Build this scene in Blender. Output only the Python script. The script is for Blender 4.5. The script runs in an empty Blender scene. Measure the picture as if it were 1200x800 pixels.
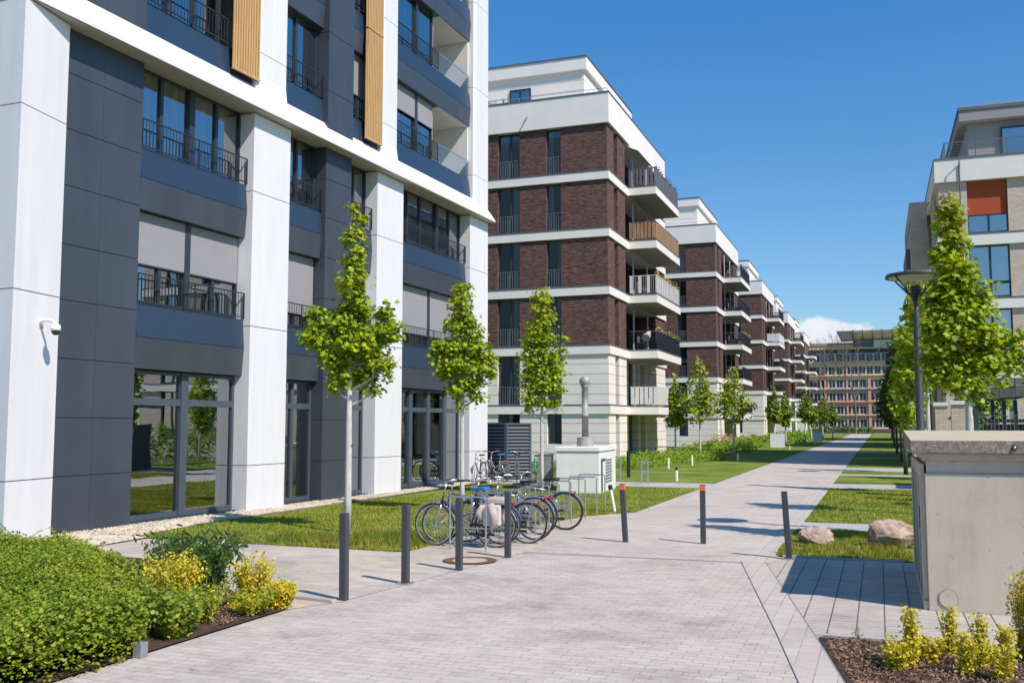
import bpy, math, random
from math import sin, cos, pi, radians, sqrt, atan2
from mathutils import Vector, Matrix, noise
R = random.Random(11)
scn = bpy.context.scene
col = bpy.context.collection

# ------------------------------------------------------------------ camera
H = 2.0; PITCH = radians(4.82); YAW = radians(20.43)
cd = bpy.data.cameras.new("camera"); cam = bpy.data.objects.new("camera", cd); col.objects.link(cam)
cam.location = (0, 0, H); cam.rotation_euler = (pi/2 + PITCH, 0, YAW)
cd.lens = 34.5; cd.sensor_width = 36; cd.clip_end = 3000; cd.clip_start = .05
scn.camera = cam
CR = Vector((cos(YAW), sin(YAW), 0))           # camera right on the ground plane

# ------------------------------------------------------------------ light
SUN = Vector((.80, -.385, .98)).normalized()
w = bpy.data.worlds.new("World"); scn.world = w; w.use_nodes = True
nt = w.node_tree; nt.nodes.clear()
def N(t, tree, **k):
    n = tree.nodes.new(t)
    for a, b in k.items(): setattr(n, a, b)
    return n
out = N('ShaderNodeOutputWorld', nt); bg = N('ShaderNodeBackground', nt); sky = N('ShaderNodeTexSky', nt)
sky.sky_type = 'NISHITA'; sky.sun_disc = False
sky.sun_elevation = math.asin(SUN.z); sky.sun_rotation = atan2(SUN.x, SUN.y)
sky.air_density = 1.0; sky.dust_density = .35; sky.ozone_density = 3.0; sky.altitude = 50
bg.inputs[1].default_value = .112
tc = N('ShaderNodeTexCoord', nt); sep = N('ShaderNodeSeparateXYZ', nt); nt.links.new(tc.outputs['Generated'], sep.inputs[0])
def M_(op, a, b=None, c=None, tree=nt, clamp=False):
    n = N('ShaderNodeMath', tree, operation=op); n.use_clamp = clamp
    for i, x in enumerate((a, b, c)):
        if x is None: continue
        if isinstance(x, (int, float)): n.inputs[i].default_value = x
        else: tree.links.new(x, n.inputs[i])
    return n.outputs[0]
az = M_('DIVIDE', sep.outputs[0], sep.outputs[1])
nz = N('ShaderNodeTexNoise', nt); nz.inputs['Scale'].default_value = 34; nz.inputs['Detail'].default_value = 7; nz.inputs['Roughness'].default_value = .6
nz2 = N('ShaderNodeTexNoise', nt); nz2.inputs['Scale'].default_value = 14; nz2.inputs['Detail'].default_value = 3
nt.links.new(tc.outputs['Generated'], nz.inputs[0]); nt.links.new(tc.outputs['Generated'], nz2.inputs[0])
e1 = M_('MULTIPLY', M_('ADD', az, .042), 17.5); e1 = M_('POWER', M_('ABSOLUTE', e1), 2.6)
top = M_('ADD', .1045, M_('MULTIPLY', M_('SUBTRACT', nz.outputs[0], .5), .030))
top = M_('ADD', top, M_('MULTIPLY', M_('SUBTRACT', nz2.outputs[0], .5), .016))
top = M_('SUBTRACT', top, M_('MULTIPLY', e1, .030))
up_ = M_('MULTIPLY', M_('SUBTRACT', top, sep.outputs[2]), 160, clamp=True)
lo_ = M_('MULTIPLY', M_('SUBTRACT', sep.outputs[2], .060), 42, clamp=True)
fr_ = M_('GREATER_THAN', sep.outputs[1], 0)
cl = M_('MULTIPLY', M_('MULTIPLY', up_, lo_), fr_)
hs = N('ShaderNodeHueSaturation', nt); hs.inputs['Saturation'].default_value = 1.05; hs.inputs['Value'].default_value = 1.0
nt.links.new(sky.outputs[0], hs.inputs['Color'])
zf = M_('MULTIPLY', sep.outputs[2], 2.1, clamp=True)
tint = N('ShaderNodeMix', nt, data_type='RGBA'); tint.inputs[6].default_value = (1.02, 1.07, 1.14, 1); tint.inputs[7].default_value = (.34, 1.12, 1.52, 1); nt.links.new(zf, tint.inputs[0])
tm = N('ShaderNodeMix', nt, data_type='RGBA', blend_type='MULTIPLY'); tm.inputs[0].default_value = 1; nt.links.new(hs.outputs[0], tm.inputs[6]); nt.links.new(tint.outputs[2], tm.inputs[7])
wsp = N('ShaderNodeTexNoise', nt); wsp.inputs['Scale'].default_value = 2.2; wsp.inputs['Detail'].default_value = 6
wmp = N('ShaderNodeMapping', nt); wmp.inputs['Scale'].default_value = (1, 1, 4); nt.links.new(tc.outputs['Generated'], wmp.inputs[0]); nt.links.new(wmp.outputs[0], wsp.inputs[0])
ccol = N('ShaderNodeMix', nt, data_type='RGBA'); ccol.inputs[6].default_value = (6.6, 6.9, 7.6, 1); ccol.inputs[7].default_value = (9.0, 8.9, 9.0, 1)
nt.links.new(nz.outputs[0], ccol.inputs[0])
mx = N('ShaderNodeMix', nt, data_type='RGBA'); nt.links.new(M_('MAXIMUM', M_('MULTIPLY', cl, .9), M_('MULTIPLY', M_('SUBTRACT', wsp.outputs[0], .48, clamp=True), .07)), mx.inputs[0]); nt.links.new(tm.outputs[2], mx.inputs[6])
nt.links.new(ccol.outputs[2], mx.inputs[7]); nt.links.new(mx.outputs[2], bg.inputs[0]); nt.links.new(bg.outputs[0], out.inputs[0])
sl = bpy.data.lights.new("sun", 'SUN'); sl.energy = 5.0; sl.angle = radians(.53); sl.color = (1, .905, .825)
so = bpy.data.objects.new("sun", sl); col.objects.link(so)
so.rotation_euler = SUN.to_track_quat('Z', 'Y').to_euler(); so.location = SUN*50
scn.view_settings.view_transform = 'Standard'; scn.view_settings.look = 'None'; scn.view_settings.exposure = 0
try:
    scn.cycles.max_bounces = 8; scn.cycles.transparent_max_bounces = 12; scn.cycles.caustics_reflective = False; scn.cycles.caustics_refractive = False
except Exception: pass

# ------------------------------------------------------------------ materials
MATS = {}
def base(name, rough=.6, spec=.5, metal=0.):
    m = bpy.data.materials.new(name); m.use_nodes = True; t = m.node_tree
    b = t.nodes['Principled BSDF']; b.inputs['Roughness'].default_value = rough; b.inputs['Metallic'].default_value = metal
    b.inputs['Specular IOR Level'].default_value = spec
    MATS[name] = m; return m, t, b
def noisy(t, scale, detail=4, rough=.6, vec=None, stretch=None, coord='Object'):
    tcn = N('ShaderNodeTexCoord', t); src = tcn.outputs[coord]
    if vec is not None: src = vec
    if stretch:
        mp = N('ShaderNodeMapping', t); mp.inputs['Scale'].default_value = stretch; t.links.new(src, mp.inputs[0]); src = mp.outputs[0]
    n = N('ShaderNodeTexNoise', t); n.inputs['Scale'].default_value = scale; n.inputs['Detail'].default_value = detail; n.inputs['Roughness'].default_value = rough
    t.links.new(src, n.inputs['Vector']); return n.outputs[0]
def ramp(t, fac, stops):
    r = N('ShaderNodeValToRGB', t); e = r.color_ramp.elements
    while len(e) < len(stops): e.new(.5)
    for i, (p, c) in enumerate(stops): e[i].position = p; e[i].color = (*c, 1)
    t.links.new(fac, r.inputs[0]); return r.outputs[0]
def mixc(t, a, b, fac, mode='MIX'):
    m = N('ShaderNodeMix', t, data_type='RGBA', blend_type=mode)
    for i, x in ((6, a), (7, b), (0, fac)):
        if isinstance(x, (int, float)): m.inputs[i].default_value = x
        elif isinstance(x, tuple): m.inputs[i].default_value = (*x, 1)
        else: t.links.new(x, m.inputs[i])
    return m.outputs[2]
def bump(t, b, h, strength=.3, dist=.01):
    n = N('ShaderNodeBump', t); n.inputs['Strength'].default_value = strength; n.inputs['Distance'].default_value = dist
    t.links.new(h, n.inputs['Height']); t.links.new(n.outputs[0], b.inputs['Normal'])
def plain(name, c, rough=.6, var=.12, scale=2.5, spec=.5, metal=0., bmp=0., stretch=None, fine=0.):
    m, t, b = base(name, rough, spec, metal)
    n = noisy(t, scale, 5, .6, stretch=stretch)
    lo = tuple(x*(1-var) for x in c); hi = tuple(min(1, x*(1+var)) for x in c)
    cc = ramp(t, n, [(.3, lo), (.7, hi)])
    if fine:
        f = noisy(t, scale*40, 2); cc = mixc(t, cc, ramp(t, f, [(.35, (1-fine,)*3), (.65, (1, 1, 1))]), 1.0, 'MULTIPLY')
    t.links.new(cc, b.inputs['Base Color'])
    if bmp: bump(t, b, noisy(t, scale*12, 4), bmp, .01)
    return m
def xy_vec(t, mode):
    tcn = N('ShaderNodeTexCoord', t); s = N('ShaderNodeSeparateXYZ', t); t.links.new(tcn.outputs['Object'], s.inputs[0])
    c = N('ShaderNodeCombineXYZ', t)
    if mode == 'wall':
        a = M_('ADD', s.outputs[0], s.outputs[1], tree=t); t.links.new(a, c.inputs[0]); t.links.new(s.outputs[2], c.inputs[1])
    elif mode == 'rot':
        t.links.new(s.outputs[1], c.inputs[0]); t.links.new(s.outputs[0], c.inputs[1])
    else:
        t.links.new(s.outputs[0], c.inputs[0]); t.links.new(s.outputs[1], c.inputs[1])
    return c.outputs[0]
def brick(name, mode, bw, rh, mortar, c1, c2, cm, rough=.8, var=None, smooth=.1, bias=0., bmp=.3, big=1.2, bigv=.12, offset=.5, spk=.1):
    m, t, b = base(name, rough, .3)
    v = xy_vec(t, mode)
    br = N('ShaderNodeTexBrick', t); br.offset = offset
    t.links.new(v, br.inputs['Vector'])
    br.inputs['Scale'].default_value = 1; br.inputs['Brick Width'].default_value = bw; br.inputs['Row Height'].default_value = rh
    br.inputs['Mortar Size'].default_value = mortar; br.inputs['Mortar Smooth'].default_value = smooth; br.inputs['Bias'].default_value = bias
    br.inputs['Color1'].default_value = (*c1, 1); br.inputs['Color2'].default_value = (*c2, 1); br.inputs['Mortar'].default_value = (*cm, 1)
    n = noisy(t, big, 5, .65)
    jn = noisy(t, 3.1, 3, .7); flat_ = mixc(t, c1, c2, .5); br0 = mixc(t, br.outputs[0], flat_, M_('MULTIPLY', br.outputs[1], ramp(t, jn, [(.44, (0, 0, 0)), (.66, (.9, .9, .9))]), tree=t)) if mode != 'wall' else br.outputs[0]
    cc = mixc(t, br0, ramp(t, n, [(.25, (1-bigv*1.6,)*3), (.5, (1, 1, 1)), (.8, (1+bigv*.3,)*3)]), 1., 'MULTIPLY')
    f = noisy(t, 70, 3, .7); cc = mixc(t, cc, ramp(t, f, [(.3, (1-spk*2,)*3), (.6, (1, 1, 1))]), 1., 'MULTIPLY')
    if mode == 'flat':
        vo = N('ShaderNodeTexVoronoi', t); vo.inputs['Scale'].default_value = 2.3; t.links.new(v, vo.inputs['Vector'])
        cc = mixc(t, cc, ramp(t, vo.outputs['Distance'], [(.030, (.35, .32, .30)), (.05, (1, 1, 1))]), .8, 'MULTIPLY')
        st = noisy(t, .9, 6, .75); cc = mixc(t, cc, ramp(t, st, [(.36, (.84, .83, .82)), (.5, (1, 1, 1))]), .7, 'MULTIPLY')
    if var:
        vv = noisy(t, 1.0, 2, .5, vec=v, stretch=(1/bw*.9, 1/rh*.9, 1))
        cc = mixc(t, cc, ramp(t, vv, var), 1., 'MULTIPLY')
    t.links.new(cc, b.inputs['Base Color'])
    hgt = M_('SUBTRACT', 1, br.outputs[1], tree=t); hgt = M_('ADD', hgt, M_('MULTIPLY', f, .25, tree=t), tree=t)
    bump(t, b, hgt, bmp, .008)
    return m

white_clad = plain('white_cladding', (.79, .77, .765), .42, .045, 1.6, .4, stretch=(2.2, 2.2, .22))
plain('white_cladding_shaded', (.66, .64, .64), .5, .06, 1.6, .4, stretch=(2.2, 2.2, .22))  # same cladding as the front, with the end walls' shade in its colour
plain('joint_dark', (.06, .065, .075), .7, .1)
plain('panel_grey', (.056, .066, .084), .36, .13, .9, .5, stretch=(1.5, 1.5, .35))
plain('panel_skytint_post_blue', (.028, .050, .086), .30, .07, .35, .6)  # sky reflection put into upper spandrel facets' base colour; plain blue on fence posts
plain('frame_dark', (.035, .045, .06), .4, .08, 3)
plain('frame_slate', (.075, .095, .12), .4, .08, 3)
plain('metal_dark', (.03, .034, .04), .42, .1, 6, .5)
plain('bollard_grey', (.062, .064, .072), .5, .12, 9, .5, fine=.1)
plain('orange_paint', (.80, .16, .045), .5, .1, 12)
plain('galvanised', (.48, .50, .53), .34, .12, 14, .5, .75)
plain('joint_mid', (.13, .12, .11), .9, .3, 9)
plain('rail_grey', (.22, .23, .25), .5, .1, 5, .5, .3)
plain('pipe_steel', (.36, .35, .33), .62, .25, 7, .4, .25, stretch=(1, 1, .4))
plain('interior', (.07, .075, .08), .8, .3, .6)
plain('interior_light', (.45, .46, .45), .8, .1, .6)
plain('curtain', (.62, .62, .60), .85, .12, 9, .2, stretch=(1, 1, .02))
plain('frosted', (.30, .44, .38), .5, .05, 1)
plain('blind_fabric', (.32, .305, .315), .75, .04, 1.5, .2)
plain('blind_dark', (.30, .31, .34), .75, .04, 1.5, .2)
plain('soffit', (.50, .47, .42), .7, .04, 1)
plain('loggia_white', (.70, .68, .64), .6, .04, 1)
plain('wood_gold', (.60, .385, .17), .55, .16, 5, .3, stretch=(1, 6, .25))
plain('render_cream', (.86, .79, .715), .75, .05, .7, .2, bmp=.08)
plain('render_white', (.87, .81, .74), .7, .05, .5, .2, bmp=.05)
plain('groove', (.30, .29, .27), .8, .1, 1)
plain('cap_metal', (.16, .17, .18), .45, .1, 2, .5, .3)
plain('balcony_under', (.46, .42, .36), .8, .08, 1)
plain('wood_balcony', (.36, .22, .12), .7, .35, 3, .2, stretch=(6, 6, .4))
plain('slat_light', (.70, .67, .64), .6, .1, 3)
plain('slat_dark', (.14, .14, .16), .6, .25, 5)
plain('planter', (.30, .13, .08), .7, .1, 5)
plain('white_paint', (.88, .83, .80), .5, .05, 2, .4, bmp=.03)
plain('sign_white', (.74, .75, .77), .45, .04, 3)
plain('black_plastic', (.02, .02, .022), .5, .1, 8)
plain('rubber', (.022, .022, .024), .75, .15, 20)
plain('chrome', (.62, .63, .65), .25, .05, 10, .5, .9)
plain('bike_dark', (.04, .045, .05), .35, .1, 10)
plain('bike_silver', (.42, .44, .46), .32, .1, 10, .5, .5)
plain('bike_green', (.02, .36, .14), .35, .1, 10)
plain('bike_red', (.35, .03, .03), .35, .1, 10)
plain('saddle_blue', (.03, .15, .48), .5, .15, 30)
plain('bag_cloth', (.50, .42, .37), .85, .15, 12, .2, bmp=.3)
plain('cloth_pale', (.62, .58, .58), .85, .12, 12, .2, bmp=.3)
plain('red_plastic', (.5, .02, .02), .4, .1, 9)
plain('amber', (.8, .25, .02), .35, .1, 9)
plain('purple', (.16, .10, .32), .5, .1, 9)
plain('louver', (.055, .068, .085), .45, .1, 3)
plain('util_grey', (.27, .30, .32), .6, .15, 9, .4, fine=.3)
plain('lamp_white', (.58, .57, .53), .5, .05, 3)
plain('red_blind', (.46, .09, .035), .75, .05, 1.5, .2)
plain('stone_dark', (.16, .15, .135), .85, .3, 3, .2, bmp=.5)
plain('terracotta', (.42, .16, .09), .75, .1, 4)
plain('slab_light', (.48, .47, .46), .85, .15, 2.2, .2, bmp=.2, fine=.15)
plain('kerb_stone', (.46, .44, .41), .85, .1, 3, .2, bmp=.2, fine=.12)
plain('rust', (.20, .10, .06), .8, .35, 14, .2, bmp=.3)
plain('soil', (.085, .055, .04), .95, .4, 6, .1, bmp=.6)
plain('rubble', (.40, .19, .13), .9, .3, 9)
plain('sensor_glass', (.03, .03, .03), .1, .1, 3)
plain('tan_wall', (.82, .55, .34), .8, .1, .3, .2)
plain('salmon_wall', (.72, .36, .24), .8, .12, .3, .2)
plain('brown_wall', (.52, .32, .24), .8, .12, .3, .2)
plain('zinc_roof', (.82, .70, .56), .5, .1, .4, .4, .2)
plain('penthouse_grey', (.33, .31, .31), .7, .06, .5)
plain('person_cloth', (.05, .06, .09), .8, .1, 5)

brick('clinker', 'wall', .26, .078, .007, (.205, .110, .088), (.10, .058, .050), (.14, .092, .08), .85, var=[(.3, (.55, .55, .58)), (.5, (1, 1, 1)), (.72, (1.35, 1.15, 1.05))], bmp=.4, bigv=.1)
brick('beige_brick', 'wall', .26, .078, .009, (.78, .63, .49), (.64, .51, .40), (.56, .46, .37), .85, bmp=.3, bigv=.06)
brick('paving_plaza', 'flat', .22, .11, .0042, (.63, .555, .485), (.55, .485, .425), (.31, .27, .235), .85,
      var=[(.25, (.86, .86, .87)), (.5, (1, 1, 1)), (.75, (1.06, 1.04, 1.02))], bmp=.4, big=.45, bigv=.20, spk=.13)
brick('paving_path', 'flat', .32, .16, .004, (.62, .545, .475), (.54, .475, .415), (.38, .335, .30), .85,
      var=[(.25, (.88, .88, .88)), (.5, (1, 1, 1)), (.75, (1.06, 1.04, 1.02))], bmp=.3, big=.3, bigv=.14, spk=.09)
brick('paving_border', 'rot', .30, .18, .005, (.60, .53, .465), (.53, .465, .41), (.30, .27, .25), .85, bmp=.35, big=.8, bigv=.1)
brick('paving_slab', 'rot', .135, .262, .006, (.57, .505, .44), (.50, .445, .39), (.16, .145, .13), .85, bmp=.35, big=.8, bigv=.14,
      var=[(.25, (.85, .85, .86)), (.5, (1, 1, 1)), (.75, (1.06, 1.04, 1.02))], offset=.33)
brick('paving_tan', 'flat', .46, .23, .005, (.62, .53, .42), (.50, .455, .41), (.33, .29, .26), .88,
      var=[(.25, (.76, .80, .86)), (.45, (1, 1, 1)), (.62, (1.04, .98, .93)), (.78, (1.16, 1.13, 1.1))], bmp=.35, big=.7, bigv=.15)

def concrete():
    m, t, b = base('concrete_box', .85, .25)
    n = noisy(t, 1.3, 8, .7, stretch=(1, 1, .35)); c = ramp(t, n, [(.28, (.44, .37, .28)), (.5, (.60, .51, .395)), (.75, (.68, .59, .47))])
    n2 = noisy(t, 9, 3, .5); c = mixc(t, c, ramp(t, n2, [(.27, (.6, .55, .48)), (.34, (1, 1, 1))]), .5, 'MULTIPLY')
    f = noisy(t, 140, 2, .6); c = mixc(t, c, ramp(t, f, [(.3, (.82,)*3), (.55, (1, 1, 1))]), 1., 'MULTIPLY')
    # pin holes
    vo = N('ShaderNodeTexVoronoi', t); vo.inputs['Scale'].default_value = 7; tcn = N('ShaderNodeTexCoord', t); t.links.new(tcn.outputs['Object'], vo.inputs['Vector'])
    c = mixc(t, c, ramp(t, vo.outputs['Distance'], [(.035, (.3, .26, .22)), (.06, (1, 1, 1))]), .8, 'MULTIPLY')
    t.links.new(c, b.inputs['Base Color']); bump(t, b, noisy(t, 30, 6, .7), .25, .01)
concrete()
def rough_concrete():
    m, t, b = base('concrete_cap', .9, .2)
    n = noisy(t, 22, 8, .8); c = ramp(t, n, [(.3, (.13, .10, .075)), (.5, (.30, .25, .19)), (.62, (.44, .38, .30)), (.8, (.52, .46, .38))])
    t.links.new(c, b.inputs['Base Color']); bump(t, b, n, .9, .02)
    m, t, b = base('concrete_cap_top', .85, .2)
    n = noisy(t, 3, 6, .7); c = ramp(t, n, [(.3, (.50, .40, .28)), (.7, (.60, .50, .37))])
    t.links.new(c, b.inputs['Base Color']); bump(t, b, noisy(t, 60, 4), .3, .01)
    m, t, b = base('boulder', .85, .2)
    n = noisy(t, 4, 8, .75); c = ramp(t, n, [(.28, (.12, .075, .06)), (.42, (.36, .24, .18)), (.53, (.60, .46, .36)), (.7, (.72, .62, .52))])
    f = noisy(t, 60, 3); c = mixc(t, c, ramp(t, f, [(.3, (.75,)*3), (.6, (1, 1, 1))]), 1., 'MULTIPLY')
    t.links.new(c, b.inputs['Base Color']); bump(t, b, noisy(t, 14, 6, .8), .8, .03)
rough_concrete()
def glass(name, tint=(.62, .72, .70), refl=.16, ior=1.6, rcol=(.95, .98, 1)):
    m = bpy.data.materials.new(name); m.use_nodes = True; t = m.node_tree; t.nodes.clear(); MATS[name] = m
    o = N('ShaderNodeOutputMaterial', t); g = N('ShaderNodeBsdfGlossy', t); g.inputs['Roughness'].default_value = .012; g.inputs['Color'].default_value = (*rcol, 1)
    tr = N('ShaderNodeBsdfTransparent', t); tr.inputs[0].default_value = (*tint, 1)
    fr = N('ShaderNodeFresnel', t); fr.inputs[0].default_value = ior
    mx = N('ShaderNodeMixShader', t); t.links.new(M_('ADD', fr.outputs[0], refl, tree=t, clamp=True), mx.inputs[0])
    t.links.new(tr.outputs[0], mx.inputs[1]); t.links.new(g.outputs[0], mx.inputs[2]); t.links.new(mx.outputs[0], o.inputs[0])
    n = noisy(t, .8, 2, .5); bm = N('ShaderNodeBump', t); bm.inputs['Strength'].default_value = .05; bm.inputs['Distance'].default_value = .05
    t.links.new(n, bm.inputs['Height']); t.links.new(bm.outputs[0], g.inputs['Normal'])
glass('window_glass', (.50, .60, .62), refl=.34, ior=1.7)
plain('far_glass', (.05, .065, .08), .18, .4, .6, .6)
glass('block_glass', (.60, .68, .70), refl=.11, ior=1.55)
glass('shop_glass', (.55, .68, .62), refl=.36, ior=1.7)
glass('balustrade_glass', (.90, .96, .95), refl=.03, ior=1.4)
glass('tinted_glass', (.22, .27, .30), refl=.10, ior=1.5)

def leaf_mat(name, cols, trans=.35, rough=.5):
    m = bpy.data.materials.new(name); m.use_nodes = True; t = m.node_tree; t.nodes.clear(); MATS[name] = m
    o = N('ShaderNodeOutputMaterial', t); g = N('ShaderNodeNewGeometry', t)
    k = len(cols); c = ramp(t, g.outputs['Random Per Island'], [(i/(k-1), x) for i, x in enumerate(cols)])
    n = noisy(t, 1.7, 3); c = mixc(t, c, ramp(t, n, [(.3, (.70, .74, .6)), (.65, (1.14, 1.08, 1))]), 1., 'MULTIPLY')
    n9 = noisy(t, .75, 2); c = mixc(t, c, ramp(t, n9, [(.38, (.92, .97, .95)), (.62, (1.18, 1.06, 1))]), 1., 'MULTIPLY')
    p = N('ShaderNodeBsdfPrincipled', t); p.inputs['Roughness'].default_value = rough; p.inputs['Specular IOR Level'].default_value = .35
    tl = N('ShaderNodeBsdfTranslucent', t); t.links.new(c, p.inputs['Base Color'])
    c2 = mixc(t, c, (1.25, 1.15, .35), 1., 'MULTIPLY'); t.links.new(c2, tl.inputs[0])
    mx = N('ShaderNodeMixShader', t); mx.inputs[0].default_value = trans
    t.links.new(p.outputs[0], mx.inputs[1]); t.links.new(tl.outputs[0], mx.inputs[2]); t.links.new(mx.outputs[0], o.inputs[0])
leaf_mat('maple_leaf', [(.25, .38, .016), (.36, .50, .02), (.46, .57, .028), (.12, .23, .014), (.30, .44, .02)], .38)
leaf_mat('maple_leaf_young', [(.36, .42, .05), (.42, .36, .08), (.33, .46, .04)], .38)
leaf_mat('dark_leaf', [(.05, .10, .012), (.09, .17, .02), (.13, .22, .03)], .3)
leaf_mat('far_leaf', [(.13, .22, .02), (.19, .30, .025), (.24, .34, .03)], .35)
leaf_mat('shrub_leaf', [(.10, .20, .014), (.22, .34, .02), (.34, .42, .03), (.17, .28, .02), (.42, .42, .06), (.13, .22, .015)], .3)
leaf_mat('yellow_leaf', [(.66, .52, .02), (.76, .64, .03), (.60, .56, .05), (.5, .5, .05)], .3)
leaf_mat('lime_leaf', [(.34, .42, .03), (.50, .48, .03), (.24, .36, .02), (.60, .52, .03)], .3)
leaf_mat('laurel_leaf', [(.03, .08, .015), (.06, .13, .025), (.11, .20, .05)], .15, .3)
leaf_mat('hedge_leaf', [(.16, .28, .02), (.24, .38, .025), (.20, .33, .02)], .3)
leaf_mat('pink_bloom', [(.5, .25, .2), (.55, .38, .3), (.25, .3, .08)], .2)
leaf_mat('grass_blade', [(.15, .22, .02), (.25, .32, .03), (.36, .39, .06), (.50, .45, .15)], .3, .7)
leaf_mat('stone_chip', [(.5, .42, .34), (.62, .57, .5), (.42, .36, .31), (.66, .62, .58)], 0, .9)
leaf_mat('bark_chip', [(.13, .075, .055), (.26, .16, .12), (.36, .25, .19), (.19, .11, .085)], 0, .95)
leaf_mat('flower_mix', [(.7, .5, .05), (.25, .35, .05), (.2, .32, .05), (.75, .65, .3)], .2)
def bark(name, c1, c2, c3):
    m, t, b = base(name, .85, .2); n = noisy(t, 9, 6, .7, stretch=(2, 2, .6))
    t.links.new(ramp(t, n, [(.3, c1), (.5, c2), (.75, c3)]), b.inputs['Base Color']); bump(t, b, n, .4, .01)
bark('bark_white', (.42, .38, .33), (.60, .57, .53), (.68, .66, .62))
bark('bark_brown', (.12, .09, .06), (.20, .16, .12), (.30, .25, .2))
def ground_mats():
    m, t, b = base('lawn', .95, .1)
    n = noisy(t, .55, 6, .65); c = ramp(t, n, [(.3, (.10, .17, .022)), (.45, (.17, .24, .035)), (.6, (.27, .30, .06)), (.78, (.42, .35, .15))])
    n2 = noisy(t, 26, 4, .75); c = mixc(t, c, ramp(t, n2, [(.3, (.45, .5, .4)), (.55, (1, 1, 1)), (.75, (1.3, 1.25, 1.1))]), 1., 'MULTIPLY')
    t.links.new(c, b.inputs['Base Color']); bump(t, b, n2, .8, .04)
    m, t, b = base('gravel_bed', .95, .1)
    v = N('ShaderNodeTexVoronoi', t); v.inputs['Scale'].default_value = 26; tcn = N('ShaderNodeTexCoord', t); t.links.new(tcn.outputs['Object'], v.inputs['Vector'])
    c = mixc(t, (.52, .46, .39), v.outputs['Color'], .18); c = mixc(t, c, ramp(t, v.outputs['Distance'], [(.2, (1, 1, 1)), (.7, (.45, .4, .36))]), 1., 'MULTIPLY')
    t.links.new(c, b.inputs['Base Color']); bump(t, b, v.outputs['Distance'], .8, .03)
    m, t, b = base('far_ground', .95, .1)
    t.links.new(ramp(t, noisy(t, .05, 5), [(.3, (.08, .12, .03)), (.7, (.16, .18, .07))]), b.inputs['Base Color'])
ground_mats()

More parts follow.
